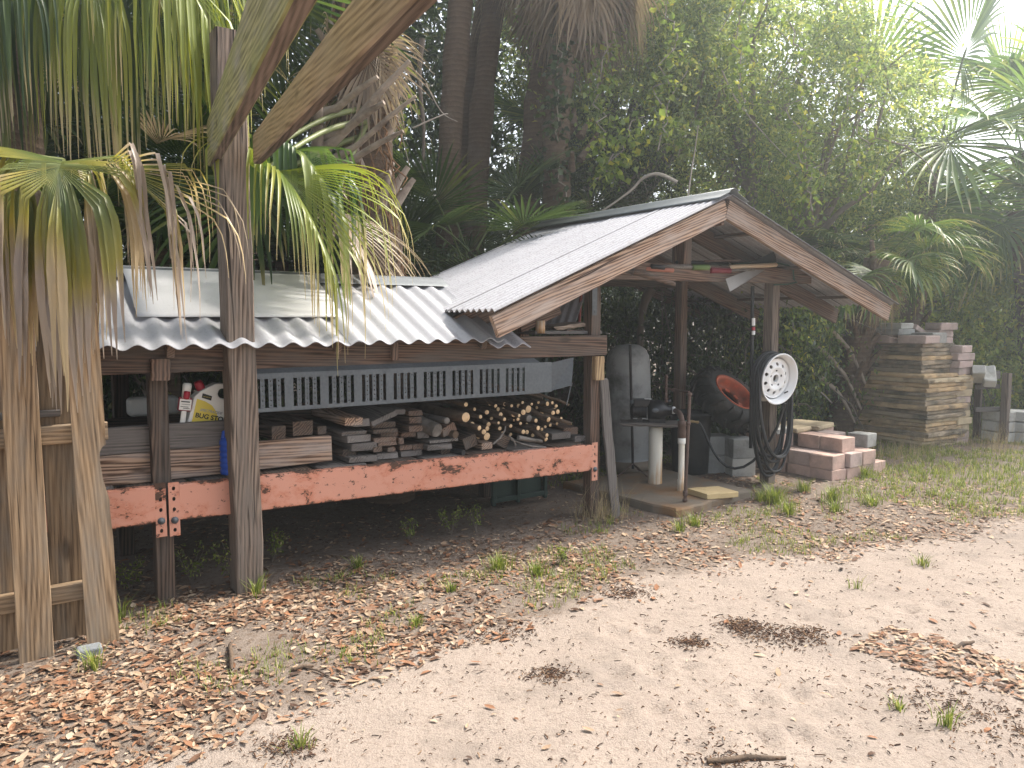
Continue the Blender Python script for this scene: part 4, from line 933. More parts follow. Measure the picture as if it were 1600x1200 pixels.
# white wheel rim and the hose coil on the right post
def white_rim():
    t, z = ON(*Ze(690, 262), -.16); root = empty('wheel_rim', F(t, -.1, z-.2), 'white spoked steel wheel rim hanging on the right shed post', 'wheel rim')
    M = Matrix((U, ZV, -N)).transposed().to_4x4(); M.translation = F(t, -.16, z); M = M @ Matrix.Rotation(R(-4), 4, 'Y') @ Matrix.Rotation(R(6), 4, 'X')
    Ro = .224
    mb = MB(); mb.lathe([(Ro, .0), (Ro+.004, .005), (Ro, .012), (Ro-.012, .008), (Ro-.018, -.02), (Ro-.034, -.032), (Ro-.04, -.10), (Ro-.02, -.125), (Ro-.004, -.13), (Ro+.0, -.128), (Ro-.012, -.115), (Ro-.03, -.095), (Ro-.026, -.03), (Ro-.01, -.015)], 48, closed=True); mb.build('barrel', WHITEP, root, M)
    # disc with ten hand holes: polar grid with real openings
    mb = MB(); nh = 10; prof = lambda r: -.052+.022*math.exp(-((r-.10)/.035)**2)+(.012 if r < .055 else 0)
    r0, r1, r2 = .1, .125, .151; per = 12
    for k in range(nh):
        a0 = 2*math.pi*k/nh; da = 2*math.pi/nh; rc = .126; ac = a0+da/2; hr = .0165
        A_, B_ = rect_hole(.0995, .153, ac-da/2, ac+da/2, hr, hr/rc, 4)
        po = [(x*math.cos(a_), x*math.sin(a_), prof(x)) for x, a_ in A_]; pi_ = [(x*math.cos(a_), x*math.sin(a_), prof(x)) for x, a_ in B_]
        mb.add(po+pi_+[(a, b, c_-.012) for a, b, c_ in pi_], [(q, (q+1) % 16, 16+(q+1) % 16, 16+q) for q in range(16)]+[(16+q, 16+(q+1) % 16, 32+(q+1) % 16, 32+q) for q in range(16)])
    mb.lathe([(r, prof(r)) for r in (.035, .04, .055, .06, .07, .085, .0995)], 40); mb.lathe([(.153, prof(.153)), (.165, -.055), (.176, -.045)], 40); mb.lathe([(.035, prof(.035)), (.034, -.07)], 30)
    d = mb.build('disc', WHITEP, root, M)
    m2 = MB()
    for k in range(5):
        a = 2*math.pi*(k+.25)/5; m2.lathe([(0, .003), (.010, .002), (.011, 0)], 12, M=Matrix.Translation((.072*math.cos(a), .072*math.sin(a), prof(.072))))
    m2.build('lug_hole', BLACKM, d, M)
    m2 = MB(); m2.tube([Vector((.12, -.135, -.03)), Vector((.128, -.115, .0))], .006, 8); m2.build('valve_stem', BLACKM, root, M)
white_rim()
def hose():
    root = empty('hose_coil', F(2.2, -.06, .15), 'coiled black poly hose hanging on the right shed post', 'hose')
    rnd = random.Random(9)
    cx, cz = ON(*Ze(690, 262), -.16)                       # looped over the barrel of the wheel rim
    for k in range(10):
        r_ = .206+.013*(k//4)+.003*rnd.random(); s0 = -.045-.024*(k % 4)-.004*rnd.random(); hz = rnd.uniform(.68, .90); wx = rnd.uniform(.24, .285); sk = rnd.uniform(.02, .09); pts = []
        for q in range(57):
            a = 2*math.pi*q/56; ca, sa = math.cos(a), math.sin(a)
            if sa >= 0: x, zz = r_*ca, r_*sa
            else: f = -sa; x = (r_+(wx-r_)*math.sin(f*1.5))*math.copysign(abs(ca)**.8, ca)+sk*f*f; zz = -hz*f**1.15
            pts.append(FM @ Vector((cx+x, s0+.02*max(0, -sa)*math.sin(k*1.7), cz+zz)))
        mb = MB(); mb.tube(pts, .0125, 8); mb.build('hose_loop', HOSE, root)
    path = [(60,600),(95,660),(130,740),(175,830),(225,900),(280,945),(340,960),(410,948),(480,905),(560,820),(620,730),(670,640),(705,540),(735,450)]
    def dep(i): return F(1.9, .35).y if i < 2 else F(2.1, .2).y-.02*i
    P = [AT(*Ze(*q), 7.02-.028*i) for i, q in enumerate(path)]
    mb = MB(); mb.tube(P, .0125, 8); mb.build('hose_tail', HOSE, root)
    mb = MB(); a, b = AT(*Zd(552, 552), 7.03), P[0]; mb.tube([a, a.lerp(b, .3), a.lerp(b, .6), b], [.010, .014, .010, .015], 10); mb.build('brass_fitting', plain('brass', (.33,.24,.12), .45, .7), root)
hose()
# black pole with stickers against the right post
pl = empty('black_pole', F(2.06, -.03, .3), 'black pole with small labels leaning inside the right shed post', 'pole')
a = AT(1173, 700, F(2.1, -.02).y); b = AT(1176, 447, F(2.08, -.03).y); mb = MB(); mb.tube([a, a.lerp(b, .5), b], .016, 10); mb.build('shaft', BLACKP, pl)
for y0, y1, m in ((497, 509, WHITEP), (511, 516, RED), (517, 523, WHITEP)):
    mb = MB(); p0, p1 = AT(1177, y0, b.y-.003), AT(1177, y1, b.y-.003); mb.tube([p0, p1], .0167, 10, caps=False); mb.build('sticker', m, pl)
# ---- tools lying on the cross beam
def Zc(x, y): return 900+x/3.2, 280+y/3.2
def tool(name, a, b, r, m, lab, s0=-.06, s1=-.05, cat='handle', r1=None):
    r *= 1.25; t0, z0 = ON(*Zc(*a), s0); t1, z1 = ON(*Zc(*b), s1); mb = MB(); P0, P1 = F(t0, s0, z0), F(t1, s1, z1)
    mb.tube([P0+(P0-P1).normalized()*-.002, P0.lerp(P1, .02), P0.lerp(P1, .5), P0.lerp(P1, .98), P1], [r*.7, r, r*.95, (r1 or r), (r1 or r)*.7], 10)
    return tag(mb.build(name, m), lab, cat)
W_HANDLE = plain('ash_handle', (.46,.36,.25), .6, 0, .15, 20, .1)
tool('hand_tool', (765, 440), (1003, 428), .016, W_HANDLE, 'pale round wooden tool handle sticking out over the right end of the cross beam', -.03, -.09)
tool('hand_tool', (400, 435), (578, 438), .015, LOGGREY, 'grey weathered tool handle above the king post', -.02, -.05)
o = tool('green_tube', (580, 441), (664, 441), .019, plain('olive_tube', (.10,.16,.045), .5), 'olive green tube end beside the king post on the cross beam', -.04, -.07, 'tube')
t, z = ON(*Zc(664, 441), -.071); mb = MB(); mb.lathe([(.019, 0), (.011, .002), (.011, -.02)], 14, M=Matrix.Translation((t, -.071, z)) @ Matrix.Rotation(R(90), 4, 'Y')); mb.build('open_end', WHITEP, o, FM)
tool('hand_tool', (345, 448), (487, 456), .014, plain('worn_red', (.34,.13,.085), .6), 'reddish wooden handle end low on the cross beam left of the king post', -.03, -.06)
tool('hand_tool', (375, 435), (440, 442), .016, BLACKP, 'black capped handle over the reddish handle on the cross beam', -.05, -.06)
tool('black_bar', (500, 415), (760, 420), .014, BLACKP, 'black bar lying behind the green tube on the cross beam', .06, .05, 'bar')
tool('red_bar', (670, 455), (770, 458), .02, plain('dark_red', (.17,.02,.03), .5), 'dark red bar end below the black bar on the cross beam', -.045, -.05, 'bar')
tool('thin_rod', (640, 410), (820, 404), .008, PIPE, 'thin rusty rod lying highest on the cross beam', .0, -.03, 'rod')
tool('grey_rod', (760, 458), (892, 452), .008, LOGGREY, 'thin grey double rod just above the shovel blade', -.05, -.08, 'rod')
t0, z0 = ON(*Zc(245, 440), -.09); t1, z1 = ON(*Zc(418, 530), -.14); P0, P1 = F(t0, -.05, z0), F(t1, -.30, z1)
o = empty('wire_wrapped_bat', P0, 'brown rounded club wrapped with wire hanging off the left of the cross beam', 'club'); mb = MB(); mb.tube([P0, P0.lerp(P1, .3), P0.lerp(P1, .95), P1], [.026, .024, .017, .010], 12); mb.build('shaft', W_BROWN, o)
mb = MB(); P = []; ax_ = (P1-P0).normalized(); e1 = ax_.orthogonal().normalized(); e2 = ax_.cross(e1)
for q in range(90): P.append(P0+(P1-P0)*(.02+.22*q/90)+(e1*math.cos(q*.7)+e2*math.sin(q*.7))*(.028+.004*math.sin(q*3.3)))
mb.tube(P, .002, 4); mb.build('wire_wrap', GALV, o)
# flat shovel: grey blade and dark socket
def shovel():
    Q = lambda x, y, s: FM @ Vector((ON(*Zc(x, y), s)[0], s, ON(*Zc(x, y), s)[1]))
    root = empty('flat_shovel', Q(850, 480, -.08), 'flat shovel with a grey blade hanging off the cross beam near the right post', 'shovel')
    mb = MB(); vs = [Q(748, 498, -.09), Q(770, 562, -.12), Q(860, 510, -.11), Q(945, 452, -.085), Q(870, 452, -.075)]; mb.add(vs, [(0, 1, 2, 3, 4)]); o = mb.build('blade', plain('shovel_steel', (.30,.285,.27), .55, .5, .2, 10, .1), root); so = o.modifiers.new('thick', 'SOLIDIFY'); so.thickness = .004
    mb = MB(); vs = [Q(862, 420, -.04), Q(905, 400, -.05), Q(985, 364, -.06), Q(996, 385, -.06), Q(1000, 412, -.055), Q(930, 425, -.05)]; mb.add(vs, [(0, 1, 2, 3, 4, 5)]); o = mb.build('back_plate', BLACKM, root); so = o.modifiers.new('thick', 'SOLIDIFY'); so.thickness = .006
shovel()
mb = MB(); P = [FM @ Vector((ON(*Zc(x, y), s)[0], s, ON(*Zc(x, y), s)[1])) for x, y, s in ((780, 425, .1), (900, 415, .05), (1010, 420, .0), (1060, 430, -.06), (1085, 448, -.06), (1090, 500, -.055), (1105, 515, -.05), (1060, 525, -.05), (990, 528, -.05))]
mb.tube(P, .007, 8); tag(mb.build('green_hose', plain('green_hose_plastic', (.02,.07,.05), .5)), 'dark green garden hose looping over the right end of the cross beam', 'hose')

# ------------------------------------------------------------------ pink block pile, slab tower
ORD = ['first', 'second', 'third', 'fourth', 'fifth']
rnd = random.Random(12); k_ = 0
bw, bd, bh = .245, .18, .135                              # along N, along U, up
T0, S0 = 2.84, -.14
NB = dict(group='pink blocks of the low pile')
plan = {0: [(i, j) for i in range(4) for j in range(4)], 1: [(i, j) for i in range(4) for j in range(4) if (i, j) not in ((3, 0),)], 2: [(0, 2), (1, 0), (1, 1), (2, 1), (0, 3), (2, 2), (3, 2), (1, 3)]}
LV = ['bottom', 'middle', 'top']
for lv in range(3):
    for (i, j) in plan[lv]:
        p = F(T0+bd*1.06*i*1.25+rnd.uniform(-.012, .012), S0+bw*1.05*j+rnd.uniform(-.015, .02)+(.06 if lv == 2 else 0), bh*lv-.03)
        lab = 'pink block of the low pile, %s course, %s row from hose, %s from track' % (LV[lv], ORD[i], ORD[j])
        block('pink_block', p, (bd*1.2, bw*rnd.uniform(.95, 1.0), bh*.985), ANG+rnd.uniform(-.05, .05), PINK if rnd.random() < .75 else PINKG, lab, 'block', NB['group'], .007, seed=k_); k_ += 1
for (i, j, m, lab, sz) in [(-.1, 2.6, CONC, 'flat grey stone lying on the left end of the low pink pile', (.26, .36, .06)), (.9, 2.4, SLABC, 'sandy flat slab on the back of the low pink pile', (.30, .34, .05)), (2.3, 2.5, SLABC, 'broad sandy flat slab on the right of the low pink pile', (.44, .42, .05))]:
    block('flat_stone', F(T0+bd*1.3*i, S0+bw*j, bh*3-.03 if i < 1.5 else bh*3-.03), sz, ANG+.1*i, m, lab, 'stone', None, .015, seed=int(i*10))
block('grey_brick', F(T0+bd*1.3*2.9, S0+bw*.3, bh*2-.03), (.2, .2, .13), ANG+.1, CONC, 'grey brick end standing beside the pink blocks on the right of the pile', 'brick', None, .008)
# slab tower
def TW(px, py, d): return None
tc = G(1445, 703); TA = R(30)
tu, tn = Vector((math.cos(TA), math.sin(TA), 0)), Vector((-math.sin(TA), math.cos(TA), 0))
SLABG = 'thin slabs of the tall tower'
def flag(p, ang, lx, ly, h, mat, lab, seed, group=SLABG, cat='slab', name='stone_slab'):
    rr = random.Random(seed); mb = MB(); nx_, ny_ = 10, 8; ring = []
    for k in range(nx_): ring.append((-lx/2+lx*k/nx_, -ly/2))
    for k in range(ny_): ring.append((lx/2, -ly/2+ly*k/ny_))
    for k in range(nx_): ring.append((lx/2-lx*k/nx_, ly/2))
    for k in range(ny_): ring.append((-lx/2, ly/2-ly*k/ny_))
    n_ = len(ring); lay = []
    for z, sh in ((0, .985), (h*.25, 1.0), (h*.75, 1.0), (h, .98)):
        lay.append([(x*sh+rr.gauss(0, .006), y*sh+rr.gauss(0, .006), z) for x, y in ring])
    vs = sum(lay, []); fs = [(a*n_+i, a*n_+(i+1) % n_, (a+1)*n_+(i+1) % n_, (a+1)*n_+i) for a in range(3) for i in range(n_)]+[tuple(range(n_))[::-1], tuple(range(3*n_, 4*n_))]
    mb.add(vs, fs); return tag(mb.build(name, mat, None, Matrix.Translation(p) @ Matrix.Rotation(ang, 4, 'Z')), lab, cat, group)
NTH = ['lowest', 'second', 'third', 'fourth', 'fifth', 'sixth', 'seventh', 'eighth', 'ninth', 'tenth', 'eleventh', 'twelfth', 'thirteenth', 'fourteenth', 'fifteenth', 'sixteenth', 'seventeenth', 'eighteenth', 'nineteenth', 'twentieth', 'twenty first', 'twenty second', 'twenty third', 'twenty fourth', 'twenty fifth', 'twenty sixth', 'twenty seventh']
rnd = random.Random(31); z = -.04; lx, ly = .80, 1.22
SLABM = [SLABC, SLABD, plain('flagstone_rust', (.46,.33,.19), .92, 0, .35, 6, .6, (.15,.12,.085), .4, .2)]
NLOW, NUP = 18, 7
for k in range(NLOW+NUP):
    up = k >= NLOW; h = rnd.uniform(.042, .06) if not up else rnd.uniform(.042, .056)
    sh_ = .97 if k in (5, 6, 12) else 1.0; a, b = (lx*sh_, ly*sh_) if not up else (lx*.80, ly*.80)
    c = tc+tu*(lx/2+rnd.uniform(-.02, .02)-(0.02 if up else 0))+tn*(ly/2+rnd.uniform(-.025, .025)-(.0 if up else 0))
    flag(c+ZV*z, TA+rnd.uniform(-.02, .02), a*rnd.uniform(.97, 1.02), b*rnd.uniform(.97, 1.02), h*.93, SLABM[1] if (up and rnd.random() < .75) or rnd.random() < .22 else SLABM[2] if rnd.random() < .5 else SLABM[0], '%s thin weathered slab from the ground in the tall stone tower' % NTH[k].capitalize() if k else 'lowest thin weathered slab of the tall stone tower, on the ground', k)
    z += h
TZ = z
for (fu, fn, dz, sz, m, lab) in [(.15,.22,0,(.30,.34,.09),PINKG,'pinkish block at the near right corner on top of the slab tower'), (.15,.58,0,(.30,.34,.09),PINKG,'pinkish block on top of the slab tower, behind the near corner block'), (.15,.88,0,(.28,.3,.09),PINKG,'pinkish block at the left end on top of the slab tower'), (.5,.3,0,(.3,.36,.12),CONC,'bluish grey block on the right of the slab tower top'), (.2,.62,.09,(.34,.62,.075),CONC,'long dark grey stone lying across the pinkish blocks of the tower'), (.3,.55,.165,(.26,.36,.07),CONC_LT,'small grey block crowning the slab tower'), (.6,.5,.10,(.3,.3,.07),PINKG,'tilted pink slab leaning behind the crowning block')]:
    block('tower_block', tc+tu*lx*fu+tn*ly*(fn-.05)+ZV*(TZ+dz), sz, TA+.03, m, lab, 'block', 'blocks on top of the tower', .012, seed=int(fn*100), tilt=Matrix.Rotation(.4, 4, 'Y') if 'tilted' in lab else None)
# brick column beside the tower
kc = G(1530, 697)+Vector((-.18, .25, 0)); rnd = random.Random(17); z = -.02
COLH = 12
for lv in range(COLH):
    for j in range(2):
        block('paver_brick', kc+tu*(.0+rnd.uniform(-.02, .02))+tn*(.0+.27*j+rnd.uniform(-.012, .012))+ZV*z, (.30, .255, .083), TA+rnd.uniform(-.05, .05), PINKG if rnd.random() < .6 else SLABM[0], '%s course %s paver of the brick column behind the slab tower' % (NTH[lv], ('right', 'left')[j]), 'brick', 'pavers of the column', .01, seed=lv*2+j)
    z += .086
for k, (fu, fn, dz, lab) in enumerate([(-.02,.2,0,'pinkish brick on the left shoulder of the column, nearest the tower'), (0,-.02,0.0,'pinkish brick topping the middle of the column'), (-.02,.22,.09,'pinkish brick second up on the left shoulder of the column'), (0,.0,.09,'slanted pinkish brick on top of the column middle'), (.0,.24,.18,'pinkish brick third up against the slab tower'), (.02,.26,.27,'topmost pinkish brick against the slab tower'), (.03,.22,.36,'flat pinkish brick resting on the topmost bricks')]):
    block('paver_brick', kc+tu*fu+tn*fn+ZV*(z+dz), (.28, .24, .088), TA+rnd.uniform(-.2, .2), PINKG, lab, 'brick', 'loose bricks on the column', .012, seed=90+k)
for k, (px, py, an, lab) in enumerate([(1528, 585, .5, 'bluish grey ridge stone leaning on top of the brick column'), (1545, 587, -.6, 'upright bluish grey stone end propped at the right of the column')]):
    p = AT(px, py, kc.y-.05+.1*k); block('coping_stone', p-ZV*.05, (.30, .14, .11), TA+.6, CONC_LT, lab, 'stone', 'coping stones on the column', .015, tilt=Matrix.Rotation(an, 4, 'Y'), seed=70+k)
# wooden crate frame right of the column
fr = empty('wooden_frame', G(1558, 695), 'grey weathered open wooden frame standing right of the brick column', 'frame')
fp = G(1568, 692); fy_ = fp.y
beam('upright', fp-ZV*.1, Vector((fp.x, fy_, AT(1566, 583, fy_).z)), .09, .08, W_POST, fr, up=-N)
beam('upright', fp+Vector((-.12, .35, -.1)), Vector((fp.x-.12, fy_+.35, AT(1550, 590, fy_+.3).z)), .05, .08, W_DARK, fr, up=-N)
for py, h in ((586, .10), (605, .05), (640, .06)):
    a, b = AT(1524, py, fy_+.1), AT(1562, py-1, fy_+.05); beam('slat', a, b, .03, h, W_GREY, fr)
for k in range(4):
    a = G(1568+14*k, 695)+Vector((.15+.05*k, .3, 0))
    for lv in range(3): block('grey_slab', a+ZV*(.0+.13*lv)+Vector((.05*k, 0, 0)), (.30, .3, .12), TA+.1*k-.1, CONC_LT, '%s grey stone of the row right of the wooden frame, %s course' % (['nearest', 'second', 'third', 'farthest'][k], LV[lv]), 'stone', 'grey stones right of the frame', .012, seed=k*3+lv)
beam('edge_stone', G(1418, 700)-Vector((0, .15, .02)), G(1487, 712)-Vector((0, .15, .02)), .12, .07, plain('mossy_stone', (.22,.22,.10), .95, 0, .3, 8, .4), None); tag(bpy.data.objects['edge_stone'], 'mossy edging stone lying in the grass before the slab tower', 'stone')
# sticks on the sand
def stick(pa, pb, r, lab):
    a, b = G(*pa), G(*pb); a.z = b.z = r*.6+gz(a.x, a.y)+.002; m_ = a.lerp(b, .5)+Vector((0, .006, .004)); mb = MB(); mb.tube([a, a.lerp(b, .25)+Vector((0, -.003, .002)), m_, a.lerp(b, .8), b], [r*.9, r, r, r*.9, r*.5], 8, jit=.1); tag(mb.build('stick', BARK), lab, 'stick')
stick((1105, 1189), (1228, 1183), .011, 'brown stick lying at the bottom edge of the sandy track')
stick((1490, 1012), (1522, 1001), .010, 'short brown stick lying on the sand at the right')
stick((470, 1040), (520, 1058), .004, 'thin twig lying where leaves meet sand')
stick((455, 1047), (490, 1041), .009, 'reddish bark sliver lying at the edge of the leaves')
stick((360, 1012), (362, 1052), .010, 'pale split wood chip lying among the leaves')
# ------------------------------------------------------------------ palms
FROND_M = foliage('palm_blade', None, .38, .42, attr='col', spec=.45)
FERN_M = foliage('fern_blade', [(0, (.05,.12,.02)), (.5, (.10,.2,.03)), (1, (.2,.3,.06))], .4, .5)
def lerp3(a, b, f): return tuple(x+(y-x)*f for x, y in zip(a, b))
def col_green(dark=1.0, yellow=.15, drytip=.15):
    def fn(rnd):
        g0 = lerp3((.028,.058,.014), (.075,.12,.028), rnd.random()); y = rnd.random() < yellow; dt = rnd.random() < .55; k0 = 1-drytip*rnd.uniform(.3, 1.6)
        tip = lerp3((.30,.25,.10), (.36,.29,.19), rnd.random())
        def f(v):
            c = lerp3(g0, (.22,.23,.05), (.55 if y else .0)*min(1, v*1.4))
            if dt and v > k0: c = lerp3(c, tip, min(1, (v-k0)/(1-k0+1e-3)*1.8))
            return tuple(x*dark for x in c)
        return f
    return fn
def col_bright(rnd):
    g0 = lerp3((.075,.125,.016), (.19,.23,.03), rnd.random()); y = rnd.random(); s = rnd.uniform(.5, 1.1)
    def f(v):
        c = lerp3(g0, (.42,.39,.06), min(1, max(0, v-.15)*1.1)*y)
        if v > s: c = lerp3(c, (.46,.37,.2), min(1, (v-s)*4))
        return c
    return f
def col_dry(rnd):
    g0 = lerp3((.085,.12,.028), (.15,.17,.04), rnd.random()); s = rnd.uniform(.2, .62); e = s+rnd.uniform(.08, .2)
    dry = random.choice([(.44,.35,.27), (.38,.31,.26), (.50,.39,.24), (.33,.26,.215)]) if False else [(.44,.35,.27), (.38,.31,.26), (.50,.39,.24), (.30,.24,.195)][rnd.randrange(4)]
    def f(v):
        if v < s: return lerp3(g0, (.33,.28,.05), max(0, (v-s+.25)/.25)*.8)
        if v < e: return lerp3((.33,.27,.05), dry, (v-s)/(e-s))
        return dry
    return f
def col_dead(rnd):
    a = lerp3((.17,.12,.08), (.38,.29,.20), rnd.random()); b = lerp3((.20,.15,.11), (.44,.35,.26), rnd.random())
    return lambda v: lerp3(a, b, v)
def frond_mesh(name, pitch=20, L=1.1, pet=1.0, n=42, spread=125, droop=.8, fold=.35, colf=None, seed=0, costa=.3, K=10, split=.45, petcol=(.13,.16,.06), twist=0, wmul=1.0, start=.25, narrow=1.0, wild=0.0, sag=.12, kink=None):
    rnd = random.Random(seed); V = []; Fc = []; CO = []
    p = R(pitch); d = Vector((math.cos(p), 0, math.sin(p))); pos = Vector((0, 0, 0)); pts = [pos.copy()]
    if pet > 0:
        for k in range(6):
            pos = pos+d*pet/6; d = (d+Vector((0, 0, -sag*pet/3))).normalized(); pts.append(pos.copy())
    cp_ = [pos.copy()]; cd = [d.copy()]
    for k in range(5):
        pos = pos+d*costa*L/5; d = (d+Vector((0, 0, -.16*(.4+droop*.6)))).normalized(); cp_.append(pos.copy()); cd.append(d.copy())
    if pet > 0:                                           # petiole and midrib
        path = pts+cp_[1:4]; m_ = MB(); m_.tube(path, [.021]+[.014]*(len(path)-2)+[.004], 6); b = len(V)
        V += m_.v; Fc += [tuple(i+b for i in f) for f in m_.f]; CO += [petcol]*len(m_.v)
    dth = 2*R(spread)/n; gleft = 0
    for i in range(n):
        u = -1+2*(i+.5)/n; th = u*R(spread); fr = (1-abs(u))**1.3*5; k = min(4, int(fr)); f_ = fr-k
        o = cp_[k].lerp(cp_[k+1], f_); a = cd[k].lerp(cd[k+1], f_).normalized()
        bb = Vector((0, 1, 0)); c = a.cross(bb); c = -c if c.z < 0 else c
        if twist: bb = (Matrix.Rotation(twist, 3, a) @ bb); c = Matrix.Rotation(twist, 3, a) @ c
        dr = (a*math.cos(th)+bb*math.sin(th)+c*fold*abs(math.sin(th))).normalized()
        side = (-a*math.sin(th)+bb*math.cos(th)).normalized()
        l = L*(.74+.26*math.cos(th*.75))*rnd.uniform(.88, 1.06); gleft -= 1
        if gleft < 0 or not kink: gleft = rnd.randrange(1, 4); cf = colf(rnd); kk0 = rnd.uniform(*kink) if kink else 2; ka0 = rnd.uniform(.45, .95); dg0 = droop*rnd.uniform(.65, 1.35); bend = rnd.uniform(.8, 1.25); gyaw = rnd.gauss(0, .05+wild)
        kk = kk0*rnd.uniform(.95, 1.05); ka = ka0*rnd.uniform(.96, 1.02); dg = dg0*rnd.uniform(.96, 1.04)
        pos = o.copy(); w0 = math.tan(dth/2)*1.08*wmul; base = len(V); yaw = gyaw+rnd.gauss(0, .02)
        for s_ in range(K+1):
            f = s_/K; r = f*l
            hw = r*w0 if f < split else split*l*w0*narrow**((f-split)*2)*max(0, (1-f)/(1-split))**.75
            hw = max(hw, .0012); nrm = dr.cross(side).normalized(); nrm = nrm if nrm.z > 0 else -nrm
            V.append(pos-side*hw); V.append(pos-nrm*hw*.55); V.append(pos+side*hw); cc = cf(f); CO += [cc, tuple(x*.92 for x in cc), cc]
            g = dg*max(0, (f-start)/(1-start))**1.0*bend*(.9+.3*f)
            dr = (dr+Vector((0, 0, -g*2.2/K))+side*yaw*(f > split)/K*3+Vector((rnd.gauss(0, wild), rnd.gauss(0, wild), 0))*(f > split)*.3).normalized()
            if f > kk: dr = dr.lerp(Vector((rnd.gauss(0, .03), rnd.gauss(0, .03), -1)), min(ka, .97)).normalized(); kk = min(kk+.25, 3) if ka > .7 else kk+.12
            side = (side-dr*side.dot(dr)).normalized()
            pos = pos+dr*l/K
        for s_ in range(K):
            q = base+3*s_; Fc += [(q, q+1, q+4, q+3), (q+1, q+2, q+5, q+4)]
    me = bpy.data.meshes.new(name); me.from_pydata(V, [], Fc); me.polygons.foreach_set('use_smooth', [True]*len(Fc))
    at = me.attributes.new('col', 'FLOAT_COLOR', 'POINT'); at.data.foreach_set('color', [x for c in CO for x in (*c, 1.0)]); me.materials.append(FROND_M); me.update(); return me
_fc = {}
def fm(style, pitch, var=0):
    pb = int(round(pitch/20.0)*20); key = (style, pb, var)
    if key not in _fc:
        sd = hash((style == 'green', pb, var, len(style))) % 1000
        kw = dict(green=dict(L=1.0, pet=.95, n=44, droop=.55, colf=col_green(1.0, .15, .15)),
                  dark=dict(L=.95, pet=1.0, n=40, droop=.35, colf=col_green(.75, .05, .1)),
                  hang=dict(L=1.15, pet=.9, n=44, droop=1.5, colf=col_green(1.5, .35, .25), K=12),
                  hazy=dict(L=1.15, pet=1.0, n=44, droop=.6, colf=col_green(2.1, .2, .1)),  # same greens brightened, haze and glare put into the colour
                  dead=dict(L=.95, pet=.9, n=34, droop=1.6, colf=col_dead, petcol=(.28,.23,.18), fold=.1, spread=95, narrow=.4, wild=.12, K=10))[style]
        _fc[key] = frond_mesh('frond', pitch=pb, seed=sd, **kw)
    return _fc[key]
def palm_bark():
    n = NT('palm_trunk_bark'); v = n.coord(); wv = n.new('TexWave', wave_type='BANDS', bands_direction='Z', wave_profile='SAW'); n.link(v, wv.inputs['Vector'])
    for k, x in (('Scale', 5.5), ('Distortion', 3.0), ('Detail', 3), ('Detail Scale', 1.5)): wv.inputs[k].default_value = x
    c = n.mix(n.noise(v, 6, 6, .65), (.075,.054,.04), (.24,.175,.125)); c = n.mix(n.math('MULTIPLY', wv.outputs['Fac'], .45), c, (.05,.036,.028))
    c = n.mix(n.ramp(n.noise(v, 2.2, 4), [(.55, 0.0), (.7, .6)]), c, (.17,.145,.12))
    n.bump(n.math('ADD', wv.outputs['Fac'], n.noise(v, 40, 5)), .9, .02); return n.done(c, .95, spec=.1)
TRUNK_M = palm_bark()
BOOT_M = plain('palm_boot', (.29,.24,.195), .9, 0, .35, 10, .4, (.12,.09,.07), .4, .2)
FIBRE_M = plain('palm_fibre', (.22,.13,.075), .95, 0, .5, 20, .7, (.07,.045,.03), .4, .1)
VINE_M = plain('vine_bark', (.13,.105,.085), .9, 0, .3, 10, .3); PALEB = plain('pale_dead_branch', (.32,.28,.235), .9, 0, .25, 10, .3)
def trunk_mesh(path, r0, r1, seed, parent, rings=True):
    rnd = random.Random(seed); mb = MB(); P = [Vector(p) for p in path]; Q = []
    for i in range(len(P)-1):
        for k in range(10): Q.append(P[i].lerp(P[i+1], k/10))
    Q.append(P[-1]); L = len(Q)
    mb.tube(Q, [(r0+(r1-r0)*i/L)*(1+.07*math.sin(i*2.7)+rnd.uniform(-.06, .06)) for i in range(L)], 14, jit=.05, seed=seed)
    return mb.build('trunk', TRUNK_M, parent)
def palm(lab, base, top, r0=.17, r1=.15, fr=(), seed=0, boots=0, cat='palm tree', group=None, mid=None, name='palm_tree', boot_top=None, sc=1.0):
    base, top = Vector(base), Vector(top); root = empty(name, base, lab, cat, group); rnd = random.Random(seed)
    path = [base-ZV*.1]+([Vector(mid)] if mid else [])+[top]; trunk_mesh(path, r0, r1, seed, root)
    for (az, pitch, style, s_) in fr:
        o = bpy.data.objects.new('frond', fm(style, pitch, rnd.randrange(3))); C.objects.link(o)
        pb = round(pitch/20)*20
        put(o, Matrix.Translation(top+Vector((math.cos(R(az))*r1*.6, math.sin(R(az))*r1*.6, rnd.uniform(-.25, .1)))) @ Matrix.Rotation(R(az), 4, 'Z') @ Matrix.Rotation(R(rnd.uniform(-8, 8)), 4, 'X') @ Matrix.Scale(s_*sc, 4), root)
    if boots:
        for k in range(boots):
            f = rnd.uniform(.25, 1.0) if boot_top is None else rnd.uniform(*boot_top); p = base.lerp(top, f); a = rnd.uniform(0, 6.28); d = Vector((math.cos(a), math.sin(a), 0)); mb = MB(); l = rnd.uniform(.2, .45)
            q = p+d*r0*.8; mb.tube([q, q+d*l*.25+ZV*l*.35, q+d*l*.55+ZV*l*.75], [.055, .035, .022], 6, jit=.15, seed=k); mb.build('boot', BOOT_M if name != 'palm_tree' or r0 > .2 else TRUNK_M, root)
    return root
def ring(n, styles, p0, p1, seed, s0=.9, s1=1.1, az0=0, az1=360):
    rnd = random.Random(seed); out = []
    for k in range(n): out.append((az0+(az1-az0)*(k+rnd.uniform(.1, .9))/n, rnd.uniform(p0, p1), rnd.choice(styles), rnd.uniform(s0, s1)))
    return out
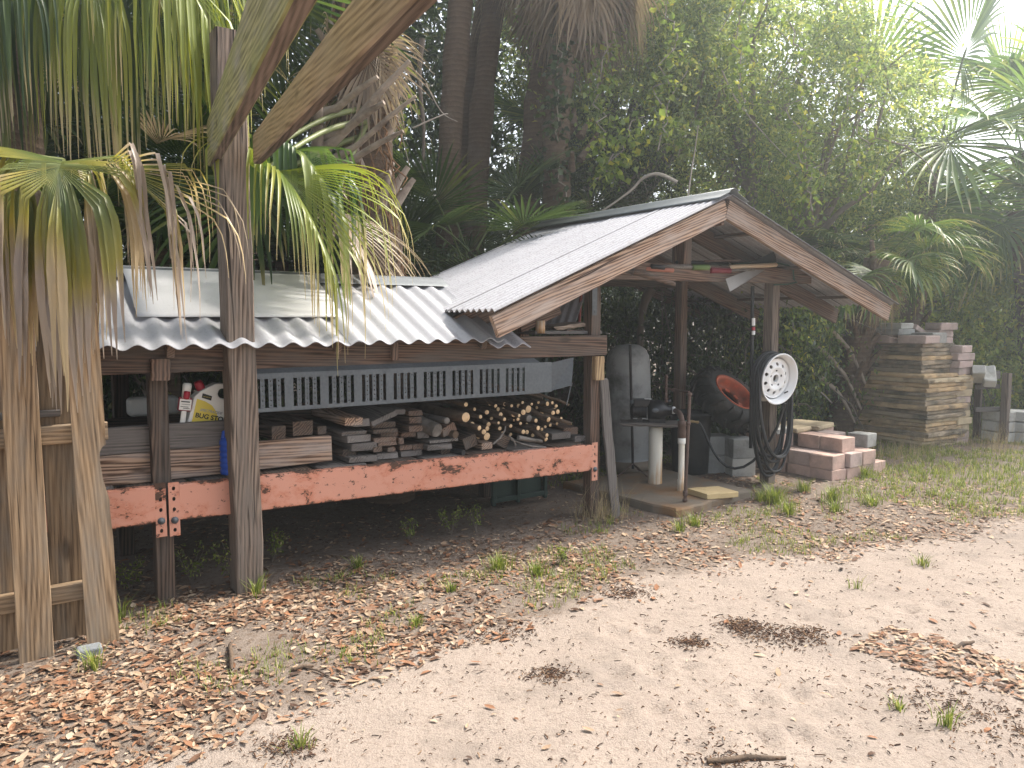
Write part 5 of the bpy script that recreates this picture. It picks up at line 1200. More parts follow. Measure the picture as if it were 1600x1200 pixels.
def hubfrond(root, hub, az, crown, petcol=None, r=.014, mid=None, **kw):
    me = frond_mesh('frond', pet=0, **kw); o = bpy.data.objects.new('frond', me); C.objects.link(o)
    put(o, Matrix.Translation(hub) @ Matrix.Rotation(az, 4, 'Z'), root)
    if crown is not None:
        a, b = Vector(crown), Vector(hub); m_ = Vector(mid) if mid else a.lerp(b, .5)+ZV*(.18*(a-b).length*.6); mb = MB(); P = [((1-t)**2)*a+2*t*(1-t)*m_+t*t*b for t in [k/8 for k in range(9)]]
        mb.tube(P, [r*1.8-(r*.9)*k/8 for k in range(9)], 6); mb.build('petiole', plain('petiole_green', (.15,.17,.06), .5), root)
# left foreground palm (crown above the frame, drooping over the fence)
PAc = Vector((-3.05, 4.75, 3.7))
PAroot = palm('big palm at the left whose long yellow green fronds hang over the fence', (-3.3, 5.2, 0), (-3.1, 4.9, 3.6), .17, .16, ring(9, ['green', 'green', 'hang'], -20, 50, 3, 1.0, 1.3, 20, 300), 1)
def az_(x, y): return math.atan2(y, x)
hubfrond(PAroot, AT(100, 252, 3.12), az_(.35, -1), PAc, mid=(-4.2, 3.0, 2.35), pitch=-12, L=.9, n=84, spread=140, droop=1.6, colf=col_dry, seed=4, K=18, costa=.16, start=.12, fold=.15, split=.5, wmul=1.15, kink=(.06, .38), wild=.06)
hubfrond(PAroot, AT(45, 262, 3.3), az_(.2, -1), PAc, mid=(-4.3, 2.9, 2.2), pitch=-15, L=.8, n=56, spread=110, droop=1.6, colf=col_dry, seed=9, K=16, costa=.15, start=.1, fold=.2, split=.5, wmul=1.15, kink=(.05, .35), wild=.05)
hubfrond(PAroot, AT(160, 262, 3.25), az_(1, -.12), PAc, mid=(-4.4, 2.9, 2.05), pitch=4, L=.72, n=34, spread=38, droop=1.5, colf=col_dry, seed=23, K=18, costa=.22, start=.3, fold=.2, split=.55, wmul=1.2, kink=(.25, .6), wild=.04)
for (px, py, Y, ax_, ay_, pt, L, sd) in [(140,-60,4.5,.5,-.8,-15,1.25,11),(235,-70,4.35,.9,-.35,-5,1.2,12),(60,-40,4.8,-.2,-1,-20,1.3,13),(300,-140,4.9,.8,-.6,-10,1.25,14),(190,-20,4.9,.2,-1,-25,1.15,15),(20,0,4.2,-.5,-.8,-15,1.1,16)]:
    hubfrond(PAroot, AT(px, py, Y), az_(ax_, ay_), PAc+Vector((.1, 0, .5)), pitch=pt, L=L, n=64, spread=115, droop=2.0, colf=col_bright if sd in (11, 12, 14) else col_green(1.0, .3, .2), seed=sd, K=16, costa=.22, start=.08, fold=.25, split=.35, wmul=.9, kink=(.04, .3), wild=.03)
# palm behind the tall post with old leaf stubs
PB0, PB1 = Vector((-1.02, 6.35, 0)), AT(556, -70, 6.1)
PBroot = palm('shaggy palm trunk with pale dead leaf stubs behind the tall post', PB0, PB1, .21, .19, ring(6, ['dead'], -88, -75, 8, .6, .75)+ring(5, ['green', 'hang'], -10, 50, 9, .8, 1.0, 110, 250), 5, 26, boot_top=(.35, .9))
for (q0, q1, r) in [((505,235),(640,95),.03),((510,215),(600,160),.032),((512,262),(630,205),.026),((540,300),(610,268),.024),((500,180),(590,120),.03),((520,250),(650,150),.022),((495,240),(500,150),.04)]:
    a, b = AT(*q0, 5.75), AT(*q1, 5.55); mb = MB(); mb.tube([a, a.lerp(b, .3)+ZV*-.03, a.lerp(b, .7)+ZV*.0, b], [r*1.5, r, r*.8, r*.5], 7, jit=.1); mb.build('leaf_stub', BOOT_M, PBroot)
mb = MB(); rnd = random.Random(77)
for k in range(120):
    f = rnd.uniform(.3, .97); p = PB0.lerp(PB1, f); a = rnd.uniform(3.3, 6.1); q = p+Vector((math.cos(a), math.sin(a), 0))*.2; mb.tube([q, q+Vector((rnd.gauss(.03, .05), -.03, -.12)), q+Vector((rnd.gauss(.03, .07), -.02, -rnd.uniform(.2, .5)))], [.012, .008, .003], 4, caps=False)
mb.build('fibre_shreds', FIBRE_M, PBroot)
PBc = PB1
hubfrond(PBroot, AT(408, 272, 4.75), az_(.82, -.55), Vector((-1.1, 6.0, 3.0)), pitch=10, L=1.17, n=60, spread=66, droop=2.3, colf=col_bright, seed=41, K=18, costa=.28, start=.2, fold=.2, split=.45, wmul=1.0, kink=(.4, .9), wild=.02)
hubfrond(PBroot, AT(425, 235, 5.2), az_(.85, -.45), Vector((-1.1, 6.0, 3.1)), pitch=10, L=1.15, n=54, spread=85, droop=2.0, colf=col_green(1.6, .4, .3), seed=42, K=16, costa=.28, start=.2, fold=.2, split=.5, wmul=1.2, kink=(.2, .5))
hubfrond(PBroot, AT(520, 330, 5.6), az_(.8, -.3), Vector((-1.1, 6.0, 3.0)), pitch=-25, L=1.0, n=34, spread=70, droop=1.5, colf=col_dead, seed=43, K=12, costa=.25, start=.1, fold=.1, wild=.1)
hubfrond(PBroot, AT(400, 300, 5.4), az_(-.2, -1), Vector((-1.1, 6.0, 2.9)), pitch=-20, L=1.0, n=36, spread=110, droop=1.6, colf=col_green(1.0, .15, .2), seed=44, K=12, costa=.25, start=.15)
for (px, py, Y, ax_, ay_, sd) in [(245,225,5.3,.8,-.6,51)]:
    hubfrond(PBroot, AT(px, py, Y), az_(ax_, ay_), None, pitch=20, L=.45, n=26, spread=60, droop=.5, colf=col_dead, seed=sd, K=8)
# the grove of tall palms
def tp(lab, pts, Y, r, fr, seed, boots=0, **k):
    P = [AT(*q, Y) for q in pts]; b = Vector((P[0].x-(P[1].x-P[0].x)*.25, Y, 0)); return palm(lab, b, P[-1], r, r*.85, fr, seed, boots, mid=P[1] if len(P) > 2 else None, group='tall palms behind the sheds', **k)
tp('thick leaning palm trunk with reddish bark, behind the gap between the two roofs', [(690,385),(705,180),(742,-260)], 9.0, .15, ring(8, ['dead'], -80, -40, 61, .7, .9)+ring(9, ['green'], 0, 60, 161), 61)
tp('second leaning palm trunk just right of the reddish one', [(728,330),(752,170),(800,-230)], 9.8, .15, ring(8, ['dead'], -80, -40, 62, .7, .9)+ring(9, ['green'], 0, 60, 162), 62)
tp('slim palm trunk leaning right between the two leaning trunks', [(700,250),(730,150),(790,-160)], 10.6, .13, ring(8, ['green'], 0, 60, 63), 63)
tp('palm trunk under a shaggy skirt of hanging tan fronds', [(800,330),(838,160),(890,-130)], 10.2, .16, ring(26, ['dead'], -85, -40, 64, .8, 1.1)+ring(10, ['green'], 0, 60, 65), 64)
tp('dark vine wrapped palm trunk with ragged stubs left of the leafy thicket', [(878,345),(868,200),(905,-190)], 8.9, .165, ring(22, ['dead'], -85, -35, 66, .8, 1.0)+ring(9, ['green'], 10, 60, 166), 66, 24, boot_top=(.25, .6))
tp('slender far palm trunk at the top left between hanging fronds', [(318,330),(322,150),(330,-150)], 8.2, .13, ring(12, ['green', 'dark'], -40, 50, 67), 67)
tp('far left palm trunk hidden among dark fronds', [(40,330),(35,100),(20,-150)], 8.5, .17, ring(14, ['green', 'dark', 'dead'], -50, 50, 68), 68)
for i, (px, py, Y, sd, lab, st_, n_) in enumerate([(735,345,7.9,71,'low dark fan palm behind the ridge of the rack roof',['dark'],13),(630,400,8.4,72,'dark young fan palm between the shaggy trunk and the leaning trunks',['dark'],13),(250,330,6.6,73,'dark young fan palm behind the flat metal sheet',['dark', 'green'],14),(60,300,6.8,74,'dark green young fan palm at the left edge behind the fence',['dark', 'green'],14),(430,350,7.4,75,'dark fan palm behind the yellow frond right of the tall post',['dark'],13),(850,300,10.5,76,'grey green fan palm glimpsed between the trunks at the shed ridge',['green'],12),(560,420,8.0,77,'low dark fan palm at the foot of the shaggy trunk',['dark', 'dead'],12),(880,200,12.0,78,'far fan palm lit between the palm trunks',['hazy'],13),(160,150,7.2,79,'tall dark fan palm behind the hanging left fronds',['green', 'dark'],14),(330,200,7.8,80,'dark fan palm behind the top of the tall post',['green', 'dark'],14)]):
    t_ = AT(px, py+60, Y); palm(lab, (t_.x, Y, 0), t_, .12, .12, ring(n_, st_, -10, 70, sd, .65, .85), sd, 4, 'fan palm', 'young fan palms in the shade', name='fan_palm')
# right hand palms
t_ = AT(1455, 230, 11.5); palm('hazy tall fan palm rising against the bright sky at the upper right', (t_.x-.3, 11.5, 0), t_, .17, .16, ring(19, ['hazy'], -50, 85, 81, 1.0, 1.3), 81, 10)
t_ = AT(1610, 235, 12.8); palm('hazy fan palm cut by the right edge of the view, with blue green fans', (t_.x+.3, 12.8, 0), t_, .19, .18, ring(17, ['hazy'], -50, 75, 82, 1.0, 1.25), 82, 8)
t_ = AT(1590, 330, 12.0); palm('lower fan palm with drooping fans at the right edge', (t_.x+.5, 12.0, 0), t_, .15, .14, ring(13, ['hazy', 'hang'], -60, 30, 83, .85, 1.05), 83, 6)
t_ = AT(1372, 405, 9.2); pr = palm('short leaning palm with drooping grey green fans right of the gable end', (AT(1330, 640, 9.4).x-.1, 9.6, 0), t_, .17, .14, ring(14, ['hang'], -10, 40, 84, .52, .66)+ring(5, ['dead'], -88, -70, 85, .35, .45), 84, 30, boot_top=(.1, .95))

# ------------------------------------------------------------------ broadleaf thicket
def leaf_cloud(centers, sig, n, size, seed, bias=(0, 0, -.35), w=.42):
    rng = np.random.default_rng(seed); c = np.asarray(centers, float); idx = rng.integers(0, len(c), n)
    sg = np.asarray(sig, float)[idx][:, None] if np.ndim(sig) else sig
    p = c[idx]+rng.normal(size=(n, 3))*sg*np.array([1, 1, .8])
    d = rng.normal(size=(n, 3))+np.array(bias); d /= np.linalg.norm(d, axis=1)[:, None]
    nr = rng.normal(size=(n, 3))*.8+np.array([0, 0, .8]); s = np.cross(d, nr); s /= np.linalg.norm(s, axis=1)[:, None]+1e-9; up = np.cross(s, d)
    L = rng.uniform(size[0], size[1], n)[:, None]; W = L*w*rng.uniform(.75, 1.2, n)[:, None]
    b = p; m = p+d*L*.45; t = p+d*L-up*L*.12
    V = np.stack([b, m-s*W*.5+up*W*.18, t, m+s*W*.5+up*W*.18], 1).reshape(-1, 3)
    q = np.arange(n)[:, None]*4; Fc = np.concatenate([q+np.array([[0, 1, 2]]), q+np.array([[0, 2, 3]])], 1).reshape(-1, 3)
    return V, Fc
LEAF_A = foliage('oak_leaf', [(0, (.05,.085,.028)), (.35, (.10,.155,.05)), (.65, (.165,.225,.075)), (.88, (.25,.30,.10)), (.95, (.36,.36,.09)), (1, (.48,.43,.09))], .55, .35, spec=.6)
LEAF_D = foliage('shade_leaf', [(0, (.012,.024,.007)), (.4, (.026,.05,.013)), (.8, (.05,.085,.02)), (.97, (.085,.12,.028)), (1, (.16,.15,.05))], .3, .4, spec=.5)  # darker leaf palette, shade put into the colour
LEAF_L = foliage('sunny_leaf', [(0, (.10,.15,.05)), (.4, (.21,.285,.10)), (.8, (.34,.40,.155)), (.94, (.45,.46,.16)), (1, (.55,.50,.11))], .6, .38, spec=.6)  # brighter leaf palette, sunlight put into the colour
def crown(name, dims, nc, nl, size, seed, sig=(.12, .3), shell=.45):
    rng = np.random.default_rng(seed); u = rng.normal(size=(nc, 3)); u /= np.linalg.norm(u, axis=1)[:, None]; r = rng.uniform(shell, 1.0, nc)**.6
    lump = 1+.22*np.sin(u[:, 0]*3.1+seed)+.18*np.sin(u[:, 2]*4.3+u[:, 1]*2.7+seed*2)
    c = u*(r*lump)[:, None]*np.array(dims); V, Fc = leaf_cloud(c, rng.uniform(*sig, nc), nl, size, seed+1)
    me = scatter_mesh(name, V, Fc, None); return me, c
CR = {}
def limbs(mb, base, centre, cl, rnd, r0, nb=15, mat=0):
    fork = base.lerp(centre, .62); mb.tube([base-ZV*.1, base.lerp(fork, .5)+Vector((rnd.gauss(0, .12), rnd.gauss(0, .12), 0)), fork], [r0*1.25, r0, r0*.8], 9, mat, jit=.08)
    for k in range(nb):
        e = Vector(cl[rnd.randrange(len(cl))])*1.04+centre; m_ = fork.lerp(e, .5)+Vector((rnd.gauss(0, .25), rnd.gauss(0, .25), rnd.uniform(-.1, .35)))
        mb.tube([fork, fork.lerp(m_, .5)+Vector((0, 0, .1)), m_, m_.lerp(e, .6)+Vector((rnd.gauss(0, .1), rnd.gauss(0, .1), .05)), e], [r0*.55, r0*.4, r0*.25, r0*.14, .004], 6, mat)
        for j in range(3):
            s_ = m_.lerp(e, rnd.uniform(.1, .9)); t2 = s_+Vector((rnd.gauss(0, .35), rnd.gauss(0, .35), rnd.uniform(-.7, .2))); mb.tube([s_, s_.lerp(t2, .5)+Vector((rnd.gauss(0, .06), 0, .06)), t2], [.011, .008, .003], 5, mat)
def tree(lab, centre, dims, mat, key, nl, size, seed, base=None, r0=.09, nc=170, name='oak_tree', cat='tree', group=None, sig=(.12, .3), rot=None, bark=None):
    rnd = random.Random(seed); centre = Vector(centre); base = Vector(base) if base is not None else Vector((centre.x+rnd.uniform(-.3, .3), centre.y+rnd.uniform(0, .4), 0))
    root = empty(name, base, lab, cat, group)
    if key not in CR: CR[key] = crown('crown', (1, 1, 1), nc, nl, tuple(x/max(dims) for x in size), len(CR)+5, tuple(x/max(dims)*1.2 for x in sig))
    me, cl = CR[key]; key2 = (key, mat.name)
    if key2 not in CR: m2 = me.copy(); m2.materials.clear(); m2.materials.append(mat); CR[key2] = m2
    o = bpy.data.objects.new('crown', CR[key2]); C.objects.link(o); rz_ = rnd.uniform(0, 6.28) if rot is None else rot
    put(o, Matrix.Translation(centre) @ Matrix.Diagonal((dims[0], dims[1], dims[2], 1)) @ Matrix.Rotation(rz_, 4, 'Z'), root)
    mb = MB(); D = Vector(dims); limbs(mb, base, centre, [(Matrix.Rotation(rz_, 3, 'Z') @ Vector(c))*D for c in cl], rnd, r0); mb.build('trunk', bark or VINE_M, root); return root
TWIG_M = plain('thicket_bark', (.22,.185,.15), .9, 0, .35, 10, .3)
GT = 'leafy trees of the thicket'
for i, (px, py, Y, dx, dz, mat, key, lab) in enumerate([
    (1000, 130, 11.0, 1.7, 1.7, 'L', 'o1', 'bushy tree of small leaves above the left slope of the gable roof'),
    (1180, 60, 10.6, 1.9, 1.7, 'L', 'o2', 'bright leafy tree towering above the gable peak'),
    (1290, 190, 10.2, 1.4, 1.5, 'L', 'o1', 'sunlit leafy tree right of the gable peak with yellow leaves'),
    (1130, 230, 12.2, 1.9, 1.6, 'L', 'o2', 'deep green leafy tree close behind the gable peak'),
    (960, 20, 12.5, 2.0, 1.6, 'L', 'o1', 'high leafy tree behind the shaggy palm skirt'),
    (1330, 330, 11.2, 1.5, 1.4, 'L', 'o2', 'shaded leafy tree behind the right slope of the gable roof'),
    (1060, -70, 13.0, 2.4, 1.5, 'L', 'o2', 'high sunlit treetop at the top edge above the gable'),
    (925, 290, 10.6, 1.0, 1.2, 'D', 'o1', 'dark leafy tree just left of the ridge end of the gable roof'),
    (1430, 430, 13.5, 1.3, 1.0, 'L', 'o2', 'leafy tree between the short leaning palm and the right edge palms')]):
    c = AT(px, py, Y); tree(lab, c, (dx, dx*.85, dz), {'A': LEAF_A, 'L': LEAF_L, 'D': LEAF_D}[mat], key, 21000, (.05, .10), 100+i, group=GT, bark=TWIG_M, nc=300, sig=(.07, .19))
SUN_BUSH = foliage('sunlit_bush_leaf', [(0, (.12,.17,.045)), (.5, (.24,.31,.08)), (.85, (.36,.40,.11)), (1, (.5,.46,.1))], .6, .4, spec=.5)  # bush leaves brightened in colour to look sunlit though palms block the sun
GS = 'dark shrubs under the trees'
for i, (px, Y, cz, dx, dz, mat, lab) in enumerate([
    (960, 9.0, 1.0, 1.0, 1.2, 'D', 'dark shrub behind the grey pressure tank'), (1050, 8.9, .9, .9, 1.2, 'D', 'dark shrub between the tank and the back shed post'),
    (1140, 9.0, 1.0, .9, 1.3, 'D', 'dark shrub behind the tilted tractor tyre'), (1225, 9.2, 1.3, .8, 1.1, 'A', 'green leafed shrub behind the right shed post'),
    (1290, 9.9, 1.2, .9, 1.1, 'A', 'green shrub behind the white wheel rim, under the roof end'), (860, 9.4, .9, 1.0, 1.2, 'D', 'dark shrub behind the near shed post'),
    (760, 9.2, .9, 1.2, 1.3, 'D', 'dark shrub behind the branch heap'), (640, 8.6, .9, 1.1, 1.3, 'D', 'dark shrub behind the middle of the rack'), (520, 8.2, .9, 1.1, 1.3, 'D', 'dark shrub behind the planks on the rack'),
    (400, 7.6, .9, 1.0, 1.3, 'D', 'dark shrub behind the tall weathered post'), (270, 7.2, .9, 1.0, 1.3, 'D', 'dark shrub behind the bug killer jug'), (130, 6.9, .9, 1.0, 1.4, 'D', 'dark shrub behind the fence'), (10, 6.8, 1.0, 1.1, 1.5, 'D', 'dark shrub behind the fence at the far left'),
    (1420, 12.0, 1.2, 1.2, 1.3, 'L', 'sunlit shrub behind the slab tower'), (1500, 13.0, 1.5, 1.4, 1.5, 'L', 'yellow green sunlit bush beyond the brick column'), (1600, 12.5, 1.3, 1.4, 1.5, 'L', 'yellow green sunlit bush at the right edge'), (1560, 15.5, 2.0, 2.0, 1.8, 'L', 'big hazy bush farther off behind the right edge bushes'),
    (1340, 10.6, .7, .8, .8, 'A', 'low green shrub left of the slab tower')]):
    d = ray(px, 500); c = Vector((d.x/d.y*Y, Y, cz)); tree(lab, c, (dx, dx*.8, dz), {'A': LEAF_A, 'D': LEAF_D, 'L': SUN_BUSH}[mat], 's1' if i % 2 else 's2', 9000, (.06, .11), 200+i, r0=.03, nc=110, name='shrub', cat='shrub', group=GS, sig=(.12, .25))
# leafy vines with broader, brighter leaves hanging through the thicket
LEAF_G = foliage('grape_leaf', [(0, (.10,.16,.035)), (.5, (.2,.28,.06)), (.85, (.33,.38,.08)), (1, (.52,.47,.09))], .6, .4, spec=.5)
def leafy_vine(pts, Y, lab, n, size, seed, mat=None):
    rr = random.Random(seed); P = [AT(*q, Y+rr.uniform(-.15, .15)) for q in pts]; root = empty('leafy_vine', P[-1], lab, 'vine', 'leafy vines in the thicket'); Q = []
    for i in range(len(P)-1):
        for k in range(6): Q.append(P[i].lerp(P[i+1], k/6)+Vector((rr.gauss(0, .04), rr.gauss(0, .05), rr.gauss(0, .03))))
    Q.append(P[-1]); mb = MB(); mb.tube(Q, .008, 5); mb.build('stem', PALEB, root)
    V, Fc = leaf_cloud([tuple(q+Vector((rr.gauss(0, .06), rr.gauss(0, .06), -.04))) for q in Q for _ in range(2)], .07, n, size, seed, w=.75); me = scatter_mesh('leaves', V, Fc, None); mesh_obj('leaves', me, mat or LEAF_G, None, root)
for i, (pts, Y, lab, n, size, m_) in enumerate([
    ([(1040,-20),(1055,60),(1030,140),(1045,215)], 9.0, 'yellow green leafy vine hanging high above the gable ridge', 260, (.05,.10), 0),
    ([(1170,-20),(1150,70),(1165,160)], 8.8, 'bright leafy vine at the top edge above the gable peak', 260, (.05,.10), 0),
    ([(1240,20),(1255,110),(1235,190),(1265,260),(1270,330)], 8.9, 'long leafy vine trailing down right of the gable peak to the roof edge', 330, (.05,.10), 0),
    ([(1340,60),(1330,150),(1350,230),(1345,300)], 9.0, 'leafy vine hanging in the bright haze right of the long vine', 260, (.05,.09), 0),
    ([(950,60),(930,150),(945,235)], 8.9, 'leafy vine draped beside the dark vine wrapped trunk', 220, (.05,.10), 0),
    ([(1000,180),(960,240),(930,280)], 8.8, 'broad leafed vine above the ridge of the gable roof', 200, (.06,.11), 0),
    ([(1260,480),(1230,530),(1245,600)], 8.7, 'broad leafed bright green vine just right of the right shed post', 260, (.05,.10), 0),
    ([(880,60),(866,160),(872,260),(880,330)], 8.68, 'dark ivy climbing the vine wrapped palm trunk', 420, (.05,.11), 1),
    ([(620,150),(610,220),(600,300)], 7.4, 'yellow green vine leaves right of the shaggy palm stubs', 150, (.05,.10), 0)]): leafy_vine(pts, Y, lab, n, size, 400+i, LEAF_D if m_ else None)
# the wood farther back, one mass
def far_wood():
    rng = np.random.default_rng(4); cs = []
    for k in range(900):
        x = rng.uniform(-20, 13); y = rng.uniform(14, 21); top = 10.5 if x < 2 else max(1.6, 10.5-(x-2)*1.5); cs.append((x, y, rng.uniform(0, 1)*top))
    for k in range(160): cs.append((rng.uniform(9, 26), rng.uniform(18, 24), rng.uniform(0, 2.6)))
    for k in range(520): cs.append((rng.uniform(-10, 0), rng.uniform(12.5, 16), rng.uniform(1, 10)))
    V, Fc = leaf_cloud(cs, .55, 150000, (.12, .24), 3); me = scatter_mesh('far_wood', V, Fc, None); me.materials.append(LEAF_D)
    o = bpy.data.objects.new('far_wood', me); C.objects.link(o); put(o, Matrix.Identity(4)); tag(o, 'dense far wood closing the view behind the palms', 'wood', kind='stuff')
far_wood()
# bare vines and dead branches
def vine(px, Y, r, lab, m=None, name='vine', cat='vine'):
    P = [AT(*q, Y+.05*i) for i, q in enumerate(px)]; Q = []
    for i in range(len(P)-1):
        p0, p1, p2, p3 = P[max(i-1, 0)], P[i], P[i+1], P[min(i+2, len(P)-1)]
        for k in range(5):
            t = k/5; Q.append(.5*((2*p1)+(p2-p0)*t+(2*p0-5*p1+4*p2-p3)*t*t+(3*p1-p0-3*p2+p3)*t**3))
    Q.append(P[-1]); mb = MB(); mb.tube(Q, [r*(1-.6*i/len(Q)) for i in range(len(Q))], 6, jit=.1); tag(mb.build(name, m or PALEB), lab, cat)
vine([(1058,285),(1030,272),(1005,278),(985,298),(940,330),(900,350)], 8.7, .022, 'pale bare branch arching over the ridge of the gable roof', None, 'dead_branch', 'branch')
vine([(1072,330),(1080,270),(1085,240),(1092,190)], 8.9, .012, 'thin pale stem rising behind the left slope of the gable')
vine([(1028,235),(1045,160),(1075,110)], 9.2, .011, 'pale forked twig hanging in the thicket above the ridge', None, 'dead_branch', 'branch')
vine([(1128,110),(1150,155),(1190,205),(1245,262)], 9.0, .010, 'bare vine slanting down through the bright leaves right of the gable peak')
vine([(660,60),(655,120),(662,200),(660,265)], 7.2, .028, 'thick dead vine hanging before the leaning trunks', VINE_M)
vine([(645,200),(690,180),(700,178)], 7.0, .008, 'small pale twig beside the thick hanging vine')
vine([(665,130),(690,175),(715,190)], 7.3, .007, 'crooked bare twig crossing the reddish trunk')
vine([(612,150),(625,200),(640,260)], 6.6, .007, 'bare hanging tendril right of the shaggy palm')
vine([(1240,270),(1300,250),(1360,200)], 9.4, .008, 'long thin vine curving up right of the gable'); vine([(1375,245),(1365,280),(1362,325)], 9.4, .008, 'short pale vine hanging right of the gable peak')
vine([(1018,450),(1005,480),(1000,545),(1003,600)], 8.3, .055, 'grey young tree stem behind the pressure tank', VINE_M, 'tree_stem', 'stem')
vine([(1255,615),(1275,608),(1300,630)], 9.0, .016, 'broken pale branch on the ground behind the white wheel rim', None, 'dead_branch', 'branch')
rnd = random.Random(55)
for k, (a, b, lab) in enumerate([((1285,505),(1352,600),'dead grey frond stalk leaning left of the slab tower, highest of the group'), ((1275,540),(1345,640),'dead grey frond stalk leaning left of the slab tower, second of the group'), ((1268,580),(1335,660),'dead grey frond stalk leaning left of the slab tower, lowest of the group'), ((1300,480),(1365,545),'short dead frond stalk against the slab tower shoulder')]):
    vine([a, ((a[0]+b[0])/2+8, (a[1]+b[1])/2-6), b], 9.2, .035, lab, BOOT_M, 'dead_stalk', 'stalk')

# ------------------------------------------------------------------ grass and weeds
GRASS_M = foliage('grass_blade', [(0, (.09,.125,.024)), (.5, (.17,.215,.04)), (.85, (.27,.30,.065)), (1, (.42,.37,.18))], .35, .5)
STRAW_M = foliage('straw', [(0, (.2,.15,.09)), (1, (.42,.35,.22))], .3, .7)
def blades(mb_v, mb_f, x, y, z, n, h, spread, rnd, w=.0028):
    for _ in range(n):
        a = rnd.uniform(0, 6.28); rr = abs(rnd.gauss(0, spread)); bx, by = x+rr*math.cos(a), y+rr*math.sin(a); hh = h*rnd.uniform(.45, 1.1); lean = rnd.uniform(.1, .75)*hh; a2 = a+rnd.gauss(0, .6); dx, dy = math.cos(a2), math.sin(a2); sx, sy = -dy*w, dx*w; b = len(mb_v)
        for f, k in ((0, 1), (.5, .8), (1, .05)):
            cx_, cy_, cz_ = bx+dx*lean*f*f, by+dy*lean*f*f, z+hh*(f-.18*f*f); mb_v.append((cx_-sx*k, cy_-sy*k, cz_)); mb_v.append((cx_+sx*k, cy_+sy*k, cz_))
        mb_f += [(b, b+1, b+3, b+2), (b+2, b+3, b+5, b+4)]
def grass_obj(name, V, Fc, mat): 
    me = bpy.data.meshes.new(name); me.from_pydata(V, [], Fc); me.update(); return mesh_obj(name, me, mat)
rnd = random.Random(14)
for i, (px, py, h, n, lab) in enumerate([(1212,790,.16,150,'tall bright grass tuft at the foot of the right shed post'),(1190,785,.11,80,'grass tuft just left of the right shed post'),(1232,805,.12,90,'grass tuft in front of the tall bright tuft'),(1256,770,.11,80,'rounded grass tuft before the pink block pile'),(1300,785,.13,110,'bright grass tuft in front of the pink block corner'),(1306,800,.10,80,'small grass tuft before the bright one at the pink corner'),(1352,745,.12,90,'grass tuft right of the pink block pile'),(1362,790,.10,70,'grass tuft farther right in the leafy verge'),(1085,820,.10,70,'grass tuft before the corner of the stained slab'),(1062,832,.09,50,'small grass tuft left of the slab corner tuft'),(400,935,.10,40,'grass tuft at the foot of the tall weathered post'),(192,968,.13,22,'broad bladed tuft beside the fence end board'),(148,1050,.09,40,'grass tuft before the small grey foot block'),(780,890,.10,110,'wide grass tuft in the leaves before the middle of the rack'),(840,895,.09,70,'grass tuft right of the wide one'),(705,925,.06,40,'small clover like tuft on the grey sand mound'),(650,975,.06,40,'small green tuft at the sand edge'),(470,1165,.07,26,'small tuft in the sand at the bottom left'),(1340,915,.07,14,'thin grass sprig on the sand'),(1405,1105,.06,20,'small sprig in the leaf patch at the lower right'),(1480,1130,.08,26,'grass sprig at the right of the lower right leaf patch'),(560,890,.08,50,'grass tuft in the leaves left of the rack middle'),(1440,880,.07,40,'grass tuft on the right verge edge')]):
    p = G(px, py); V, Fc = [], []; blades(V, Fc, 0, 0, 0, int(n*1.3), h*1.3, .05 if n > 60 else .025, rnd); o = grass_obj('grass_tuft', V, Fc, GRASS_M); o.matrix_basis = Matrix.Translation((p.x, p.y, gz(p.x, p.y)-.004)); tag(o, lab, 'grass tuft', 'grass tufts on the verge')
V, Fc = [], []; V2, F2 = [], []; cnt = 0
for _ in range(90000):
    x = rnd.uniform(-3, 10); y = rnd.uniform(2, 13); d = edge_d(x, y)
    if abs(x)/y > .75 or d < .1: continue
    t, s = st(Vector((x, y, 0)))
    if -5 < t < .2 and s > -.1 or (.4 < t < 1.7 and -.4 < s < 1): continue
    cl = mnoise.noise((x*1.3, y*1.3, 77))+.5*mnoise.noise((x*4, y*4, 7))
    right = np.interp(x, [-2, .5, 2, 3.5, 6], [-.06, .05, .10, .38, .62])
    if cl+right < .25 or rnd.random() > .55: continue
    blades(V, Fc, x, y, gz(x, y)-.005, 5, .05+.03*max(0, cl)+(.02 if x > 3.5 else 0), .03, rnd, .0022 if y < 6 else .003); cnt += 1
    if cnt > 15000: break
tag(grass_obj('short_grass', V, Fc, GRASS_M), 'short patchy green grass over the verge and right clearing', 'grass', kind='stuff')
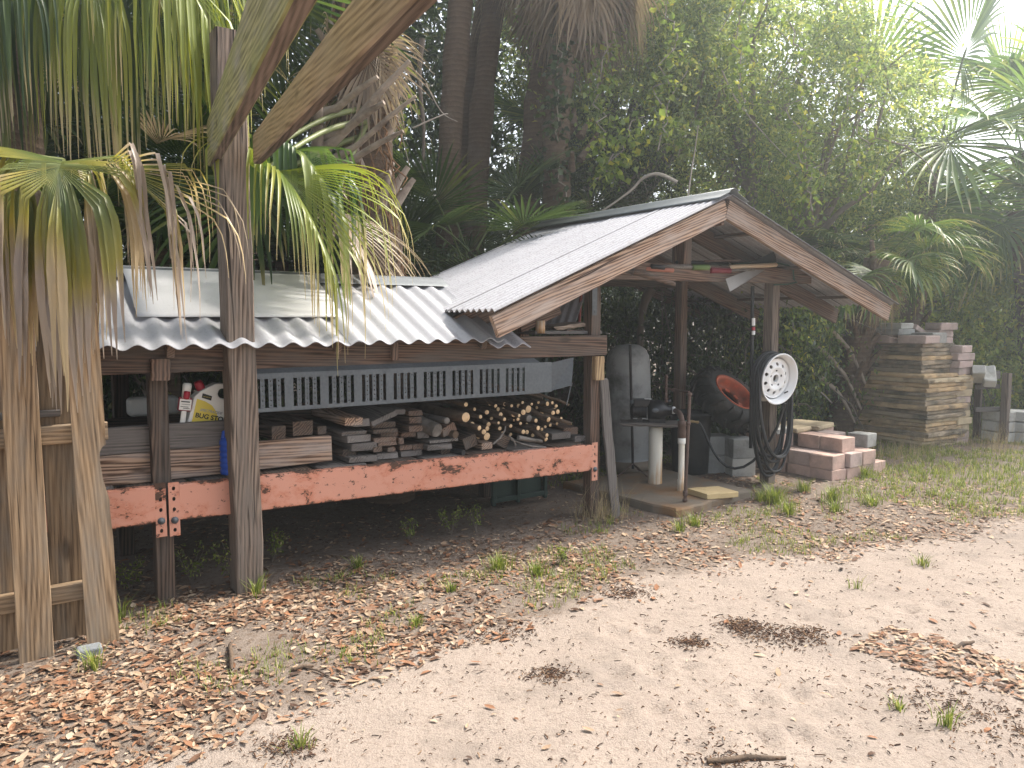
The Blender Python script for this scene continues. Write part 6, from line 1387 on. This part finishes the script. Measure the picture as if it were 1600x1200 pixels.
for _ in range(420):                                       # dry stalks round the stacks
    px, py = rnd.choice([(1380, 720), (1430, 715), (1500, 700), (1340, 725), (1560, 705), (950, 812), (935, 815)]); p = G(px+rnd.gauss(0, 22), py+rnd.gauss(0, 5)); blades(V2, F2, p.x, p.y, 0, 2, rnd.uniform(.12, .5), .03, rnd, .0016)
tag(grass_obj('dry_grass', V2, F2, STRAW_M), 'dry straw stalks standing round the block stacks and post foot', 'grass', kind='stuff')
def weed(p, h, n, lab, sd, mat=None):
    root = empty('weed', p, lab, 'weed', 'leafy weeds at the rack'); rr = random.Random(sd); mb = MB(); cs = []
    for k in range(n):
        a = rr.uniform(0, 6.28); e = p+Vector((math.cos(a)*h*.35, math.sin(a)*h*.35, h*rr.uniform(.6, 1))); m_ = p.lerp(e, .5)+ZV*h*.12; mb.tube([p, m_, e], [.003, .002, .001], 5); cs += [tuple(p.lerp(m_, .7)), tuple(m_), tuple(m_.lerp(e, .5)), tuple(e), tuple(e)]
    mb.build('stem', VINE_M, root); V_, F_ = leaf_cloud(cs, .016, n*26, (.014, .028), sd); me = scatter_mesh('leaves', V_, F_, None); mesh_obj('leaves', me, mat or GRASS_M, None, root)
for i, (px, py, h, n, lab) in enumerate([(705,835,.22,7,'leafy weed at the shadow edge below the rack, left of two'),(745,832,.17,5,'leafy weed at the shadow edge below the rack, right of two'),(365,915,.3,8,'tall flowering weed left of the tall post foot'),(300,915,.22,7,'weed between the rack post and the tall post'),(425,880,.2,7,'weed just right of the tall post foot'),(205,925,.18,7,'weed in the shade behind the fence end'),(640,845,.14,5,'small weed under the middle of the rack'),(880,880,.1,6,'low weed in the leaves before the near shed post')]):
    p = G(px, py); weed(p, h, n, lab, 300+i)
# ------------------------------------------------------------------ the hazy air
def haze():
    mb = MB(); mb.box(-45, 45, -6, 40, -1.5, 14); n = NT('hazy_air'); n.n.remove(n.p)
    pv = n.new('VolumePrincipled'); pv.inputs['Density'].default_value = .0076; pv.inputs['Color'].default_value = (.9, .97, 1, 1); pv.inputs['Anisotropy'].default_value = .72
    n.link(pv.outputs[0], n.out.inputs['Volume']); o = mb.build('haze', n.m); tag(o, kind='stuff')
haze()
